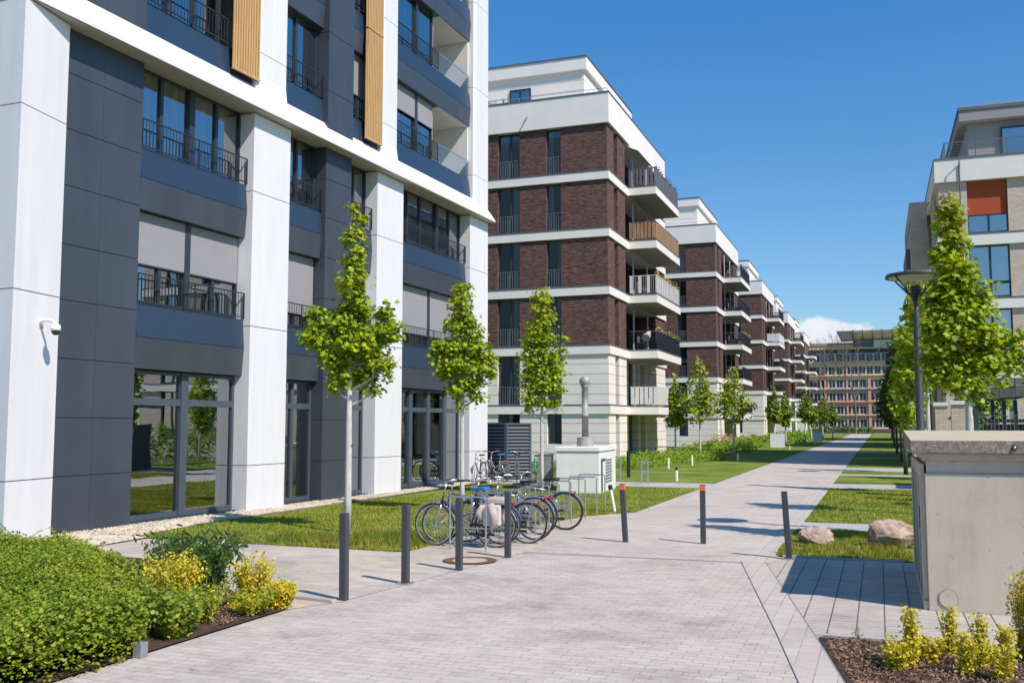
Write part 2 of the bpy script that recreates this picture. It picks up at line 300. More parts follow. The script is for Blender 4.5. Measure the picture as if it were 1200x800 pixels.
# ------------------------------------------------------------------ mesh helpers
class MB:
    def __init__(s): s.v = []; s.f = []; s.mi = []
    def add(s, vs, fs, mi=0):
        o = len(s.v); s.v += [tuple(x) for x in vs]
        for f in fs: s.f.append(tuple(o+i for i in f)); s.mi.append(mi)
    def box(s, x0, x1, y0, y1, z0, z1, mi=0):
        if x0 > x1: x0, x1 = x1, x0
        if y0 > y1: y0, y1 = y1, y0
        s.add([(x0, y0, z0), (x1, y0, z0), (x1, y1, z0), (x0, y1, z0), (x0, y0, z1), (x1, y0, z1), (x1, y1, z1), (x0, y1, z1)],
              [(0, 3, 2, 1), (4, 5, 6, 7), (0, 1, 5, 4), (1, 2, 6, 5), (2, 3, 7, 6), (3, 0, 4, 7)], mi); return s
    def prism(s, poly, y0, y1, mi=0):           # polygon in (x,z), extruded along y
        n = len(poly); s.add([(p[0], y0, p[1]) for p in poly]+[(p[0], y1, p[1]) for p in poly],
              [tuple(range(n)), tuple(range(2*n-1, n-1, -1))]+[(i, n+i, n+(i+1) % n, (i+1) % n) for i in range(n)], mi); return s
    def slab(s, poly, z0, z1, mi=0):            # polygon in (x,y), extruded in z
        n = len(poly); s.add([(p[0], p[1], z0) for p in poly]+[(p[0], p[1], z1) for p in poly],
              [tuple(range(n-1, -1, -1)), tuple(range(n, 2*n))]+[(i, (i+1) % n, n+(i+1) % n, n+i) for i in range(n)], mi); return s
    def sheet(s, poly, z, mi=0):
        s.add([(p[0], p[1], z) for p in poly], [tuple(range(len(poly)))], mi); return s
    def tube(s, pts, r, n=8, mi=0, cap=True):
        pts = [Vector(p) for p in pts]; rs = r if isinstance(r, (list, tuple)) else [r]*len(pts)
        o = len(s.v); prev = None
        for i, p in enumerate(pts):
            d = (pts[min(i+1, len(pts)-1)]-pts[max(i-1, 0)]).normalized()
            if prev is None:
                a = d.orthogonal().normalized()
            else:
                a = (prev-d*prev.dot(d)); a = a.normalized() if a.length > 1e-6 else d.orthogonal().normalized()
            prev = a; b = d.cross(a)
            for k in range(n):
                q = p+(a*cos(2*pi*k/n)+b*sin(2*pi*k/n))*rs[i]; s.v.append(tuple(q))
        for i in range(len(pts)-1):
            for k in range(n):
                s.f.append((o+i*n+k, o+i*n+(k+1) % n, o+(i+1)*n+(k+1) % n, o+(i+1)*n+k)); s.mi.append(mi)
        if cap:
            s.f.append(tuple(o+k for k in range(n-1, -1, -1))); s.mi.append(mi)
            e = o+(len(pts)-1)*n; s.f.append(tuple(e+k for k in range(n))); s.mi.append(mi)
        return s
    def torus(s, c, R_, r, axis='y', n=36, m=8, mi=0, a0=0, a1=2*pi):
        full = abs(a1-a0-2*pi) < 1e-6; pts = []
        for i in range(n+(0 if full else 1)):
            a = a0+(a1-a0)*i/n
            if axis == 'y': pts.append((c[0]+R_*cos(a), c[1], c[2]+R_*sin(a)))
            else: pts.append((c[0]+R_*cos(a), c[1]+R_*sin(a), c[2]))
        if not full: return s.tube(pts, r, m, mi)
        o = len(s.v); C = Vector(c)
        for i, p in enumerate(pts):
            u = (Vector(p)-C).normalized(); v = Vector((0, 1, 0)) if axis == 'y' else Vector((0, 0, 1))
            for k in range(m): s.v.append(tuple(Vector(p)+(u*cos(2*pi*k/m)+v*sin(2*pi*k/m))*r))
        for i in range(n):
            for k in range(m):
                s.f.append((o+i*m+k, o+i*m+(k+1) % m, o+((i+1) % n)*m+(k+1) % m, o+((i+1) % n)*m+k)); s.mi.append(mi)
        return s
    def lathe(s, prof, n=20, c=(0, 0), mi=0):    # prof: (r,z)
        o = len(s.v)
        for r, z in prof:
            for k in range(n): s.v.append((c[0]+r*cos(2*pi*k/n), c[1]+r*sin(2*pi*k/n), z))
        for i in range(len(prof)-1):
            for k in range(n):
                s.f.append((o+i*n+k, o+i*n+(k+1) % n, o+(i+1)*n+(k+1) % n, o+(i+1)*n+k)); s.mi.append(mi)
        s.f.append(tuple(o+k for k in range(n-1, -1, -1))); s.mi.append(mi)
        e = o+(len(prof)-1)*n; s.f.append(tuple(e+k for k in range(n))); s.mi.append(mi); return s
    def build(s, name, mats, parent=None, smooth=False, bevel=0, loc=None, rot=None):
        me = bpy.data.meshes.new(name); me.from_pydata(s.v, [], s.f)
        for m in (mats if isinstance(mats, (list, tuple)) else [mats]): me.materials.append(MATS[m])
        me.polygons.foreach_set('material_index', s.mi)
        if smooth: me.polygons.foreach_set('use_smooth', [True]*len(s.f))
        me.update()
        o = bpy.data.objects.new(name, me); col.objects.link(o)
        if parent: o.parent = parent
        if loc: o.location = loc
        if rot: o.rotation_euler = rot
        if bevel:
            b = o.modifiers.new('bevel', 'BEVEL'); b.width = bevel; b.segments = 2; b.limit_method = 'ANGLE'
        return o
def tag(o, label=None, cat=None, group=None, kind=None):
    if label: o['label'] = label
    if cat: o['category'] = cat
    if group: o['group'] = group
    if kind: o['kind'] = kind
    return o
def empty(name, loc, rz=0, label=None, cat=None, group=None):
    o = bpy.data.objects.new(name, None); col.objects.link(o); o.location = loc; o.rotation_euler = (0, 0, rz); o.empty_display_size = .3
    return tag(o, label, cat, group)
def kids(o): return [c for c in bpy.data.objects if c.parent == o]
def copy_tree(o, parent=None):
    c = o.copy(); col.objects.link(c)
    if parent is not None: c.parent = parent
    for ch in kids(o): copy_tree(ch, c)
    return c
def struct(name, mb, mats, **k): return tag(mb.build(name, mats, **k), kind='structure')
def box(*a): return MB().box(*a)

# ------------------------------------------------------------------ ground
struct('ground', MB().sheet([(-1500, -300), (1500, -300), (1500, 2500), (-1500, 2500)], -.03), 'far_ground')
struct('plaza_paving', MB().sheet([(-6.1, -12), (14, -12), (14, 15.57), (-1.5, 15.57), (-1.5, 14.75), (-5.27, 14.6), (-5.6, 11.3), (-5.77, 9.9), (-6.07, 9.3)], 0.0), 'paving_plaza')
struct('path', MB().sheet([(-5.27, 14.6), (-1.5, 14.75), (-1.5, 214), (-5.25, 214), (-5.22, 22.2)], 0.004), 'paving_path')
struct('path_border', MB().sheet([(-1.92, 14.76), (-1.5, 14.75), (-1.5, 214), (-1.92, 214)], .008).sheet([(-5.25, 22.2), (-4.9, 22.2), (-4.9, 214), (-5.25, 214)], .008), 'paving_border')
struct('drain_channel', MB().box(-5.3, -1.9, 14.69, 14.73, -.02, .008), 'util_grey')
struct('side_footpath', MB().sheet([(-13.5, 12.35), (-9.8, 12.0), (-7.5, 10.2), (-6.07, 9.3), (-5.77, 9.9), (-5.6, 11.3), (-5.27, 14.6), (-5.22, 22.25), (-6.06, 20.9), (-6.6, 17.8), (-7.2, 16.3), (-7.0, 14.5), (-7.05, 14.05), (-13.0, 14.15)], .004), 'paving_tan')
struct('entrance_paving', MB().sheet([(-.62, 9.95), (14, 9.95), (14, 15.5), (-1.45, 15.5), (-1.62, 15.0)], .003), 'paving_slab')
struct('plaza_border', MB().sheet([(.53, 4), (-.30, 8.2), (-.61, 9.86), (-1.62, 15.0), (-1.98, 15.0), (-.97, 9.86), (-.66, 8.2), (.17, 4)], .006), 'paving_border')
struct('joint_line', MB().sheet([(-.306, 8.2), (-.297, 8.2), (-.607, 9.86), (-1.625, 15.0), (-1.635, 15.0), (-.617, 9.86)], .009).sheet([(-.973, 9.86), (-.663, 8.2), (.166, 4), (.172, 4), (-.657, 8.2), (-.967, 9.86), (-1.976, 15.0), (-1.982, 15.0)], .009), 'groove')
jl = MB()
for i in range(24):
    x = -1.316+i*.262; y0 = 9.95 if x > -.62 else 15.0-(x+1.62)*5.05
    if y0 < 15.4: jl.sheet([(x, y0), (x+.008, y0), (x+.008, 15.5), (x, 15.5)], .007)
struct('joint_line', jl, 'joint_mid')
struct('mulch_bed', MB().sheet([(-.59, 9.82), (-.29, 8.2), (.54, 4), (14, 4), (14, 9.82)], .016), 'soil')
struct('bed_kerb', MB().box(-.56, 14, 9.83, 9.90, -.02, .035), 'kerb_stone')
struct('shrub_bed_soil', MB().sheet([(-6.085, -8), (-6.085, 9.28), (-7.5, 10.15), (-9.8, 11.95), (-13.6, 12.35), (-24, 12.35), (-24, -8)], .01), 'soil')
# rectangular concrete edging stones at the tip of the bed
lawnA = [(-13.0, 14.15), (-7.05, 14.05), (-7.0, 14.5), (-7.2, 16.3), (-6.6, 17.8), (-6.06, 20.9), (-5.25, 22.25), (-5.25, 31.1), (-7.2, 31.2), (-12.6, 31.3), (-12.55, 30)]
struct('lawn', MB().sheet(lawnA, .012), 'lawn')
struct('lawn', MB().sheet([(-13.2, 33.7), (-5.25, 33.7), (-5.25, 214), (-13.2, 214)], .012), 'lawn')
struct('cross_path', MB().sheet([(-20, 31.3), (-12.6, 31.3), (-5.25, 31.1), (-5.25, 33.7), (-20, 33.7)], .006), 'slab_light')
struct('lawn', MB().sheet([(-1.5, 15.62), (6, 15.62), (6, 214), (-1.5, 214)], .010), 'lawn')
struct('stepping_strips', MB().box(-1.5, 3, 19.5, 21.0, 0, .02).box(-1.5, 3, 32.4, 34.8, 0, .02).box(-1.5, 3, 40.6, 41.6, 0, .02).box(-1.5, 3, 44.6, 48.0, 0, .02).box(-1.5, 3, 61.2, 62, 0, .02).box(-1.5, 3, 74, 76, 0, .02), 'slab_light')
struct('lawn_kerb', MB().box(-1.42, .30, 15.53, 15.60, -.02, .03), 'kerb_stone')
struct('kerb_block', MB().box(-1.25, -.82, 16.25, 16.40, -.02, .05), 'kerb_stone')
struct('gravel_strip', MB().sheet([(-14.6, 13.0), (-13.4, 12.9), (-12.4, 14.3), (-12.75, 16.5), (-12.75, 33.5), (-14.4, 33.6)], .02).sheet([(-16, 12.4), (-12.4, 12.4), (-12.2, 14.1), (-13.3, 14.2)], .016), 'gravel_bed')
struct('far_plaza', MB().sheet([(-16, 214), (8, 214), (8, 222), (-16, 222)], .006), 'slab_light')

# ------------------------------------------------------------------ left building
TH = radians(1.6); LO = Vector((-13.55, 20.5, 0))
LB = empty('apartment_building', LO, -TH, 'modern white framed block with folded dark blue panels and golden timber screens, left foreground', 'building')
ZT = 22.6
def LP(name, mb, mats, parent=LB, **k): return mb.build(name, mats, parent, **k)
S0, S1 = -8.15, 12.42
LP('core', box(-16, -2.2, S0+.3, S1-.3, 0, ZT-.4), 'interior')
for zt, zb in ((3.12, 4.40), (6.35, 7.58), (9.45, 10.68), (12.6, 13.8), (15.75, 16.95), (18.9, 20.1)):
    LP('floor_slab', box(-2.2, -.74, S0+.3, S1-.3, zt+.03, zb-.03), 'interior_light')
# room partitions so one bay does not look through into the next
LP('partition', box(-2.2, -.5, -5.2, -4.9, 0, ZT-.5).box(-2.2, -.57, -1.0, -.5, 0, ZT-.5).box(-2.2, -.57, 2.1, 2.7, 0, ZT-.5).box(-2.2, -.57, 4.8, 5.3, 0, ZT-.5).box(-2.2, -.57, 11.3, 11.6, 0, ZT-.5), 'interior_light')
# end walls with joint lines
def clad_wall(y0, y1):
    mb = MB(); zs = [0, 1.06, 4.27, 7.45, 10.9, 14.1, 17.3, ZT]
    for a, b in zip(zs[:-1], zs[1:]):
        for k in range(5):
            mb.box(-16+k*3.1, -16+(k+1)*3.1-.014-.06*(k == 4)*0, y0, y1, a+.008, b-.008)
    mb.box(-15.99, -.52, min(y0, y1)+.02 if y0 < 0 else y0-.0, y1-.02, .0, ZT-.02, 1)
    return mb
LP('end_wall', clad_wall(S0-.02, S0+.28), ['white_cladding_shaded', 'joint_dark'])
LP('end_wall', clad_wall(S1-.30, S1-.05), ['white_cladding_shaded', 'joint_dark'])
JZ = [0, 1.06, 4.27, 7.45]
def pillar(s0, s1, d0=0., d1=0., ztop=9.32):
    mb = MB(); zs = JZ+[ztop]
    for a, b in zip(zs[:-1], zs[1:]):
        lo = a+(.009 if a else 0); hi = b-.009
        mb.slab([(-.56, s0), (d0, s0), (d1, s1), (-.56, s1)], lo, hi)
    mb.slab([(-.48, s0+.02), (d0-.02, s0+.02), (d1-.02, s1-.02), (-.48, s1-.02)], 0, ztop-.01, 1)
    # corbel facet leaning out to the beam
    return mb
LP('pillar', pillar(S0, -6.92, .28, 0.), ['white_cladding', 'joint_dark'])
LP('pillar', pillar(-1.41, .05), ['white_cladding', 'joint_dark'])
LP('pillar', pillar(4.38, 5.95), ['white_cladding', 'joint_dark'])
LP('pillar', pillar(10.85, S1), ['white_cladding', 'joint_dark'])
# upper pillars
def upillar(s0, s1, d=.0, flare=True):
    mb = MB(); zs = [9.6, 10.85, 14.05, 17.2, 20.4, ZT]
    for a, b in zip(zs[:-1], zs[1:]): mb.slab([(-.5, s0), (d-.06, s0), (d, s0+.1), (d, s1), (-.5, s1)], a+.009, b-.009)
    mb.slab([(-.48, s0+.02), (d-.08, s0+.02), (d-.02, s0+.11), (d-.02, s1-.02), (-.48, s1-.02)], 9.6, ZT-.01, 1)
    if flare:
        a, b = s0, s1; m0, m1 = s0+.34, s1-.22
        z1, z0 = 10.25, 9.50
        mb.add([(d+.002, a+.1, z1), (d+.002, b, z1), (.236, m1, z0), (.236, m0, z0), (-.2, a, z1), (-.2, b, z1), (-.2, b, z0), (-.2, a, z0)],
               [(0, 3, 2, 1), (0, 4, 7, 3), (1, 2, 6, 5), (3, 7, 6, 2), (0, 1, 5, 4)], 0)
    return mb
LP('pillar', upillar(-1.32, -.19), ['white_cladding', 'joint_dark'])
LP('pillar', upillar(4.61, 5.49), ['white_cladding', 'joint_dark'])
LP('pillar', upillar(11.20, S1, -.0, False), ['white_cladding', 'joint_dark'])
LP('pillar', upillar(S0, -6.92), ['white_cladding', 'joint_dark'])
# folded belt beam
bm_ = MB()
cuts = [S0, -5.30, -1.0, 2.1, 5.2, 8.4, S1]
for i, (a, b) in enumerate(zip(cuts[:-1], cuts[1:])):
    g = .006 if i else 0
    bm_.prism([(-.5, 9.42), (.30, 9.34), (.30, 9.40), (-.17, 10.06), (-.5, 10.06)], a+g, b-g*0)
LP('belt_beam', bm_, 'white_cladding')
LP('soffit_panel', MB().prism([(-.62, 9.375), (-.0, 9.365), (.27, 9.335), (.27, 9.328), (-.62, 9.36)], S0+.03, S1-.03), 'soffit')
# roof parapet
LP('parapet', box(-16, .02, S0, S1, ZT, ZT+.35), 'white_cladding')
# dark folded spandrels  (d outer ridge)
def spandrel(s0, s1, zb, zr, zt, din=-.20, dr=-.15):
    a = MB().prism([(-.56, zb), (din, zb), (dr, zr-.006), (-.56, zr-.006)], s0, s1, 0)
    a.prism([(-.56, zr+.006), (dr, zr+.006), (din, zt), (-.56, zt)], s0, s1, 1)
    a.box(-.5, dr-.03, s0+.01, s1-.01, zr-.006, zr+.006, 2)
    return a
def spandrels(s0, s1, levels=(0, 1, 2, 3, 4, 5)):
    L = [(3.12, 3.75, 4.42), (6.35, 6.99, 7.60), (10.04, 10.05, 10.68), (12.62, 13.22, 13.80), (15.75, 16.37, 16.95), (18.9, 19.5, 20.1)]
    for i in levels:
        zb, zr, zt = L[i]
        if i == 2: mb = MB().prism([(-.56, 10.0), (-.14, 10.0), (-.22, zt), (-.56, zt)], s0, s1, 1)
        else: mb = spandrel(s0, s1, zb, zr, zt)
        LP('spandrel', mb, ['panel_grey', 'panel_skytint_post_blue', 'joint_dark'])
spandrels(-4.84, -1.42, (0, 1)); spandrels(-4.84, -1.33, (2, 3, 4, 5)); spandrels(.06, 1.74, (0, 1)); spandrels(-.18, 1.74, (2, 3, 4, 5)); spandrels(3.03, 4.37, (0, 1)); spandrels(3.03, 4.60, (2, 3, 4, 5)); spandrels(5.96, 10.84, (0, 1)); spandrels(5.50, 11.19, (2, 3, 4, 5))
# flat grey panel zones with joints
def panelzone(s0, s1, d, ncol, zs, jd=.012, side=True):
    mb = MB(); wdt = (s1-s0)/ncol
    for a, b in zip(zs[:-1], zs[1:]):
        for k in range(ncol):
            mb.box(-.56, d, s0+k*wdt+(.003 if k else 0), s0+(k+1)*wdt-(.003 if k < ncol-1 else 0), a+.007, b-.007)
    mb.box(-.55, d-.025, s0+.01, s1-.01, zs[0], zs[-1], 1); return mb
zp = [0, 1.06, 2.12, 3.2, 4.27, 5.3, 6.39, 7.45, 8.5, 9.4]
LP('panel_wall', panelzone(-6.93, -4.85, -.16, 2, zp), ['panel_grey', 'joint_dark'])
LP('panel_wall', panelzone(-6.93, -4.85, -.14, 2, [10.0, 10.9, 12.5, 14.1, 15.7, 17.3, 18.9, ZT]), ['panel_grey', 'joint_dark'])
LP('panel_column', panelzone(1.75, 3.02, -.05, 1, zp), ['panel_grey', 'joint_dark'])
LP('panel_column', panelzone(1.75, 3.02, -.02, 1, [9.86, 10.9, 12.5, 14.1, 15.7, 17.3, 18.9, ZT]), ['panel_grey', 'joint_dark'])

def window(parent, s0, s1, z0, z1, cols, d=-.44, transom=None, glassm='window_glass', frame='frame_dark', curtains=(), blind=None, rail=None, divider=None,
           blindm='blind_fabric', orient='L', fw=.055, open_pane=None, blindpanels=None, railm='metal_dark'):
    """orient L: facade normal +x, runs along y. orient E: facade normal -y, runs along x. d = glass plane."""
    def bx(mb, a, b, e0, e1, za, zb, mi=0):
        if orient == 'L': mb.box(e0, e1, a, b, za, zb, mi)
        else: mb.box(a, b, -e0, -e1, za, zb, mi)     # e measured outward (=-y)
    fr = MB()
    bx(fr, s0, s0+fw, d-.03, d+.05, z0, z1); bx(fr, s1-fw, s1, d-.03, d+.05, z0, z1)
    bx(fr, s0+fw, s1-fw, d-.03, d+.05, z0, z0+fw*1.5); bx(fr, s0+fw, s1-fw, d-.03, d+.05, z1-fw, z1)
    edges = [s0]+[s0+(s1-s0)*c for c in cols]+[s1]
    for i, e in enumerate(edges[1:-1]):
        wd = fw*1.5 if divider is not None and i in divider else fw*.8
        bx(fr, e-wd, e+wd, d-.03, d+.052+(.03 if divider is not None and i in divider else 0), z0+.002, z1-.002)
    if transom: bx(fr, s0+fw, s1-fw, d-.028, d+.055, transom-fw, transom+fw)
    f = fr.build('window', frame, parent)
    g = MB(); a_, b_, za, zb = s0+.02, s1-.02, z0+.02, z1-.02
    if orient == 'L': g.add([(d, a_, za), (d, b_, za), (d, b_, zb), (d, a_, zb)], [(0, 1, 2, 3)])
    else: g.add([(a_, -d, za), (b_, -d, za), (b_, -d, zb), (a_, -d, zb)], [(0, 1, 2, 3)])
    g.build('pane', glassm, f)
    if curtains:
        c = MB()
        for a, b in curtains:
            x0 = s0+(s1-s0)*a; x1 = s0+(s1-s0)*b; n = max(2, int((x1-x0)/.09))
            for i in range(n):
                u = x0+(x1-x0)*i/n; bx(c, u, u+(x1-x0)/n, d-.24-(i % 2)*.03, d-.20-(i % 2)*.03, z0+.05, z1-.03)
        c.build('curtain', 'curtain', f)
    if blind:
        zb = z1-(z1-z0)*blind; b_ = MB()
        pan = blindpanels or [(0, 1)]
        for a, b in pan:
            x0 = s0+(s1-s0)*a+.03; x1 = s0+(s1-s0)*b-.03
            bx(b_, x0, x1, d+.056, d+.064, zb, z1-.01); bx(b_, x0, x1, d+.054, d+.075, zb-.035, zb, 1)
        b_.build('roller_blind', [blindm, 'frame_dark'], f)
    if rail:
        dr, hr, step, rad = rail; r_ = MB()
        bx(r_, s0, s1, dr-.015, dr+.015, z0+hr-.025, z0+hr); bx(r_, s0, s1, dr-.015, dr+.015, z0+.02, z0+.045)
        n = int((s1-s0)/step)
        for i in range(n+1):
            u = s0+.01+(s1-s0-.03)*i/n; bx(r_, u-rad, u+rad, dr-rad, dr+rad, z0+.045, z0+hr-.04)
        for u in (s0+.005, (s0+s1)/2, s1-.025): bx(r_, u, u+.02, dr-.014, dr+.0145, z0, z0+hr-.001)
        r_.build('railing', railm, f)
    return f
RL = (-.17, .60, .10, .0055)
W = window
SH = dict(transom=2.46, glassm='shop_glass', frame='frame_slate', fw=.07)
UP = ((10.7, 12.61), (13.82, 15.74), (16.97, 18.88), (20.1, 22.0))
# bay 1
W(LB, -4.84, -1.42, .06, 3.10, [.5], divider=[0], curtains=[(.90, .975)], **SH)
W(LB, -4.84, -1.42, 4.44, 6.34, [.25, .49, .75], divider=[1], curtains=[(.0, .06), (.44, .5), (.94, 1)], blind=.56, blindpanels=[(0, .49), (.51, 1)], rail=RL)
W(LB, -4.84, -1.42, 7.62, 9.36, [.23, .5, .75], divider=[1], curtains=[(.17, .22), (.4, .46), (.68, .73), (.86, .95)], rail=RL)
for (z0, z1), bl in zip(UP, (None, .4, None, .5)): W(LB, -4.84, -2.25, z0, z1, [.33, .66], curtains=[(.4, .5), (.9, 1)], rail=RL, blind=bl)
# bay 2
W(LB, .06, 1.74, .06, 3.10, [.5], curtains=[(.86, .96)], **SH)
W(LB, .06, 1.74, 4.44, 6.34, [.5], blind=.80, rail=RL)
W(LB, .06, 1.74, 7.62, 9.36, [.5], curtains=[(.55, .62), (.85, .95)], rail=RL)
for z0, z1 in UP: W(LB, -.18, 1.74, z0, z1, [.5], curtains=[(.35, .45), (.8, .95)], rail=RL)
W(LB, 3.03, 4.37, .06, 3.10, [.5], curtains=[(.78, .93)], **SH)
W(LB, 3.03, 4.37, 4.44, 6.34, [.5], blind=.72, rail=RL)
W(LB, 3.03, 4.37, 7.62, 9.36, [.5], curtains=[(.5, .62), (.8, .98)], rail=RL)
for (z0, z1), bl in zip(UP, (.62, None, .3, None)): W(LB, 3.03, 4.6, z0, z1, [.5], blind=bl, rail=RL)
# bay 3
W(LB, 5.96, 10.84, .06, 3.10, [.26, .51, .76], divider=[0, 1, 2], curtains=[(.92, .98)], **SH)
W(LB, 5.96, 10.84, 4.44, 6.34, [.25, .5, .75], divider=[1], blind=.78, blindpanels=[(0, .5), (.5, 1)], rail=RL)
W(LB, 5.96, 10.84, 7.62, 9.36, [.2, .38, .62, .82], divider=[2], curtains=[(.05, .12), (.28, .34), (.85, .97)], rail=RL)
for (z0, z1), bl in zip(UP, (.42, None, None, None)):
    W(LB, 5.50, 8.62, z0, z1, [.22, .62], divider=[1], blind=bl, blindpanels=[(0, .62), (.62, 1)] if bl else None, curtains=[(.5, .56), (.88, .98)], rail=RL)
    lg = MB().box(-2.18, -.24, 11.10, 11.19, z0-.02, z1+.04).box(-2.18, -.45, 8.64, 8.76, z0-.02, z1+.04).box(-2.19, -2.12, 8.76, 11.10, z0-.02, z1+.04)
    LG = LP('loggia', lg, 'loggia_white')
    box(-2.11, -.24, 8.77, 11.09, z1-.03, z1+.03).build('ceiling', 'loggia_white', LG)
    box(-2.11, -.24, 8.77, 11.09, z0-.03, z0+.0).build('floor', 'slab_light', LG)
    box(-2.11, -2.08, 9.0, 10.2, z0+.05, z1-.35).build('door', 'frame_dark', LG)
    gq = MB(); gq.add([(-.2, 8.7, z0), (-.2, 11.18, z0), (-.2, 11.18, z0+.62), (-.2, 8.7, z0+.62)], [(0, 1, 2, 3)]); gq.build('balustrade', 'balustrade_glass', LG)
    box(-.21, -.19, 8.7, 11.18, z0+.60, z0+.63).build('handrail', 'galvanised', LG)
# golden slatted timber screens
def screen(s0, s1, z0, z1, dd):
    mb = MB().box(dd-.05, dd-.02, s0, s1, z0, z1); n = int((s1-s0)/.088)
    for i in range(n):
        u = s0+(s1-s0)*(i+.5)/n; mb.box(dd-.02, dd+.028, u-.021, u+.021, z0+.03, z1-.0)
    mb.box(dd-.055, dd+.034, s0-.005, s1+.005, z0, z0+.035); return mb
for a, b in ((-2.22, -1.27), (3.70, 4.60)):
    for z0, z1 in ((10.12, 13.35), (13.38, 16.5), (16.53, 19.6), (19.63, 22.4)): LP('timber_screen', screen(a, b, z0, z1, .0), 'wood_gold')
LP('base_plinth', box(-.50, -.20, -6.9, 10.84, -.05, .055), 'frame_dark')
LP('glass_film', box(-.55, -.54, -2.12, -1.78, .45, 3.0).box(-.55, -.54, .95, 1.25, .45, 3.0).box(-.55, -.54, 3.7, 4.0, .5, 3.0), 'frosted')
# security camera on the first pillar
sc = empty('security_camera', LO, -TH, 'white dome camera on a curved bracket on the leftmost white pillar', 'camera')
mb = MB().box(.09, .12, -7.52, -7.36, 3.66, 3.82).tube([(.10, -7.44, 3.76), (.24, -7.44, 3.80), (.38, -7.40, 3.79), (.44, -7.39, 3.72)], .028, 8)
mb.build('bracket', 'white_paint', sc, smooth=True)
MB().lathe([(.03, 3.73), (.07, 3.72), (.085, 3.66), (.085, 3.61)], 16, (.44, -7.39)).build('housing', 'white_paint', sc, smooth=True)
MB().lathe([(.075, 3.61), (.06, 3.56), (.02, 3.535)], 16, (.44, -7.39)).build('lens_dome', 'sensor_glass', sc, smooth=True)

# ------------------------------------------------------------------ left row of clinker buildings
BZ = [3.05, 6.2, 9.35, 12.45, 15.55]          # top of each floor band
def wall_pieces(mb, orient, a, b, t0, t1, z0, z1, cream, mi=0):
    """a..b along the wall, t0..t1 through it. cream walls get coursed grooves"""
    def bx(p, q, r, s, za, zb, m):
        if orient == 'E': mb.box(p, q, r, s, za, zb, m)
        else: mb.box(r, s, p, q, za, zb, m)
    if not cream: bx(a, b, t0, t1, z0, z1, mi); return
    n = max(1, int(round((z1-z0)/.53))); h = (z1-z0)/n; ins = .03
    for i in range(n): bx(a, b, t0, t1, z0+i*h+(.025 if i else 0), z0+(i+1)*h, mi)
    if orient == 'E': bx(a+ins, b-ins, t0+ins, t1-ins, z0+.01, z1-.01, 1)
    else: bx(a+ins, b-ins, t0+ins, t1-ins, z0+.01, z1-.01, 1)
def foliage_bits(mb, n, cx, cy, cz, rx, ry, rz, size, rr):
    for _ in range(n):
        u = Vector((rr.gauss(0, .5), rr.gauss(0, .5), rr.gauss(0, .5))); p = Vector((cx+u.x*rx, cy+u.y*ry, cz+u.z*rz)); leaf(mb, p, rr, size*rr.uniform(.6, 1.3))
def leaf(mb, p, rr, s, nrm=None, shape=0):
    n = nrm or Vector((rr.uniform(-1, 1), rr.uniform(-1, 1), rr.uniform(-.2, 1))); n = n.normalized() if n.length > 1e-5 else Vector((0, 0, 1))
    a = n.orthogonal().normalized(); b = n.cross(a); t = rr.uniform(0, 2*pi); a, b = a*cos(t)+b*sin(t), b*cos(t)-a*sin(t)
    if shape == 0: P = [(-.5, 0), (0, -.3), (.5, 0), (0, .3)]
    elif shape == 1: P = [(-.45, -.05), (-.28, -.42), (-.02, -.22), (.30, -.42), (.22, -.12), (.58, 0), (.22, .12), (.30, .42), (-.02, .22), (-.28, .42), (-.45, .05)]
    elif shape == 2: P = [(-.5, 0), (-.2, -.12), (.25, -.11), (.60, 0), (.25, .11), (-.2, .12)]
    else: P = [(-.5, -.2), (-.1, -.42), (.35, -.3), (.5, 0), (.35, .3), (-.1, .42), (-.5, .2)]
    o = len(mb.v); mb.v += [tuple(p+a*(x*s)+b*(y*s)) for x, y in P]; mb.f.append(tuple(range(o, o+len(P)))); mb.mi.append(0)

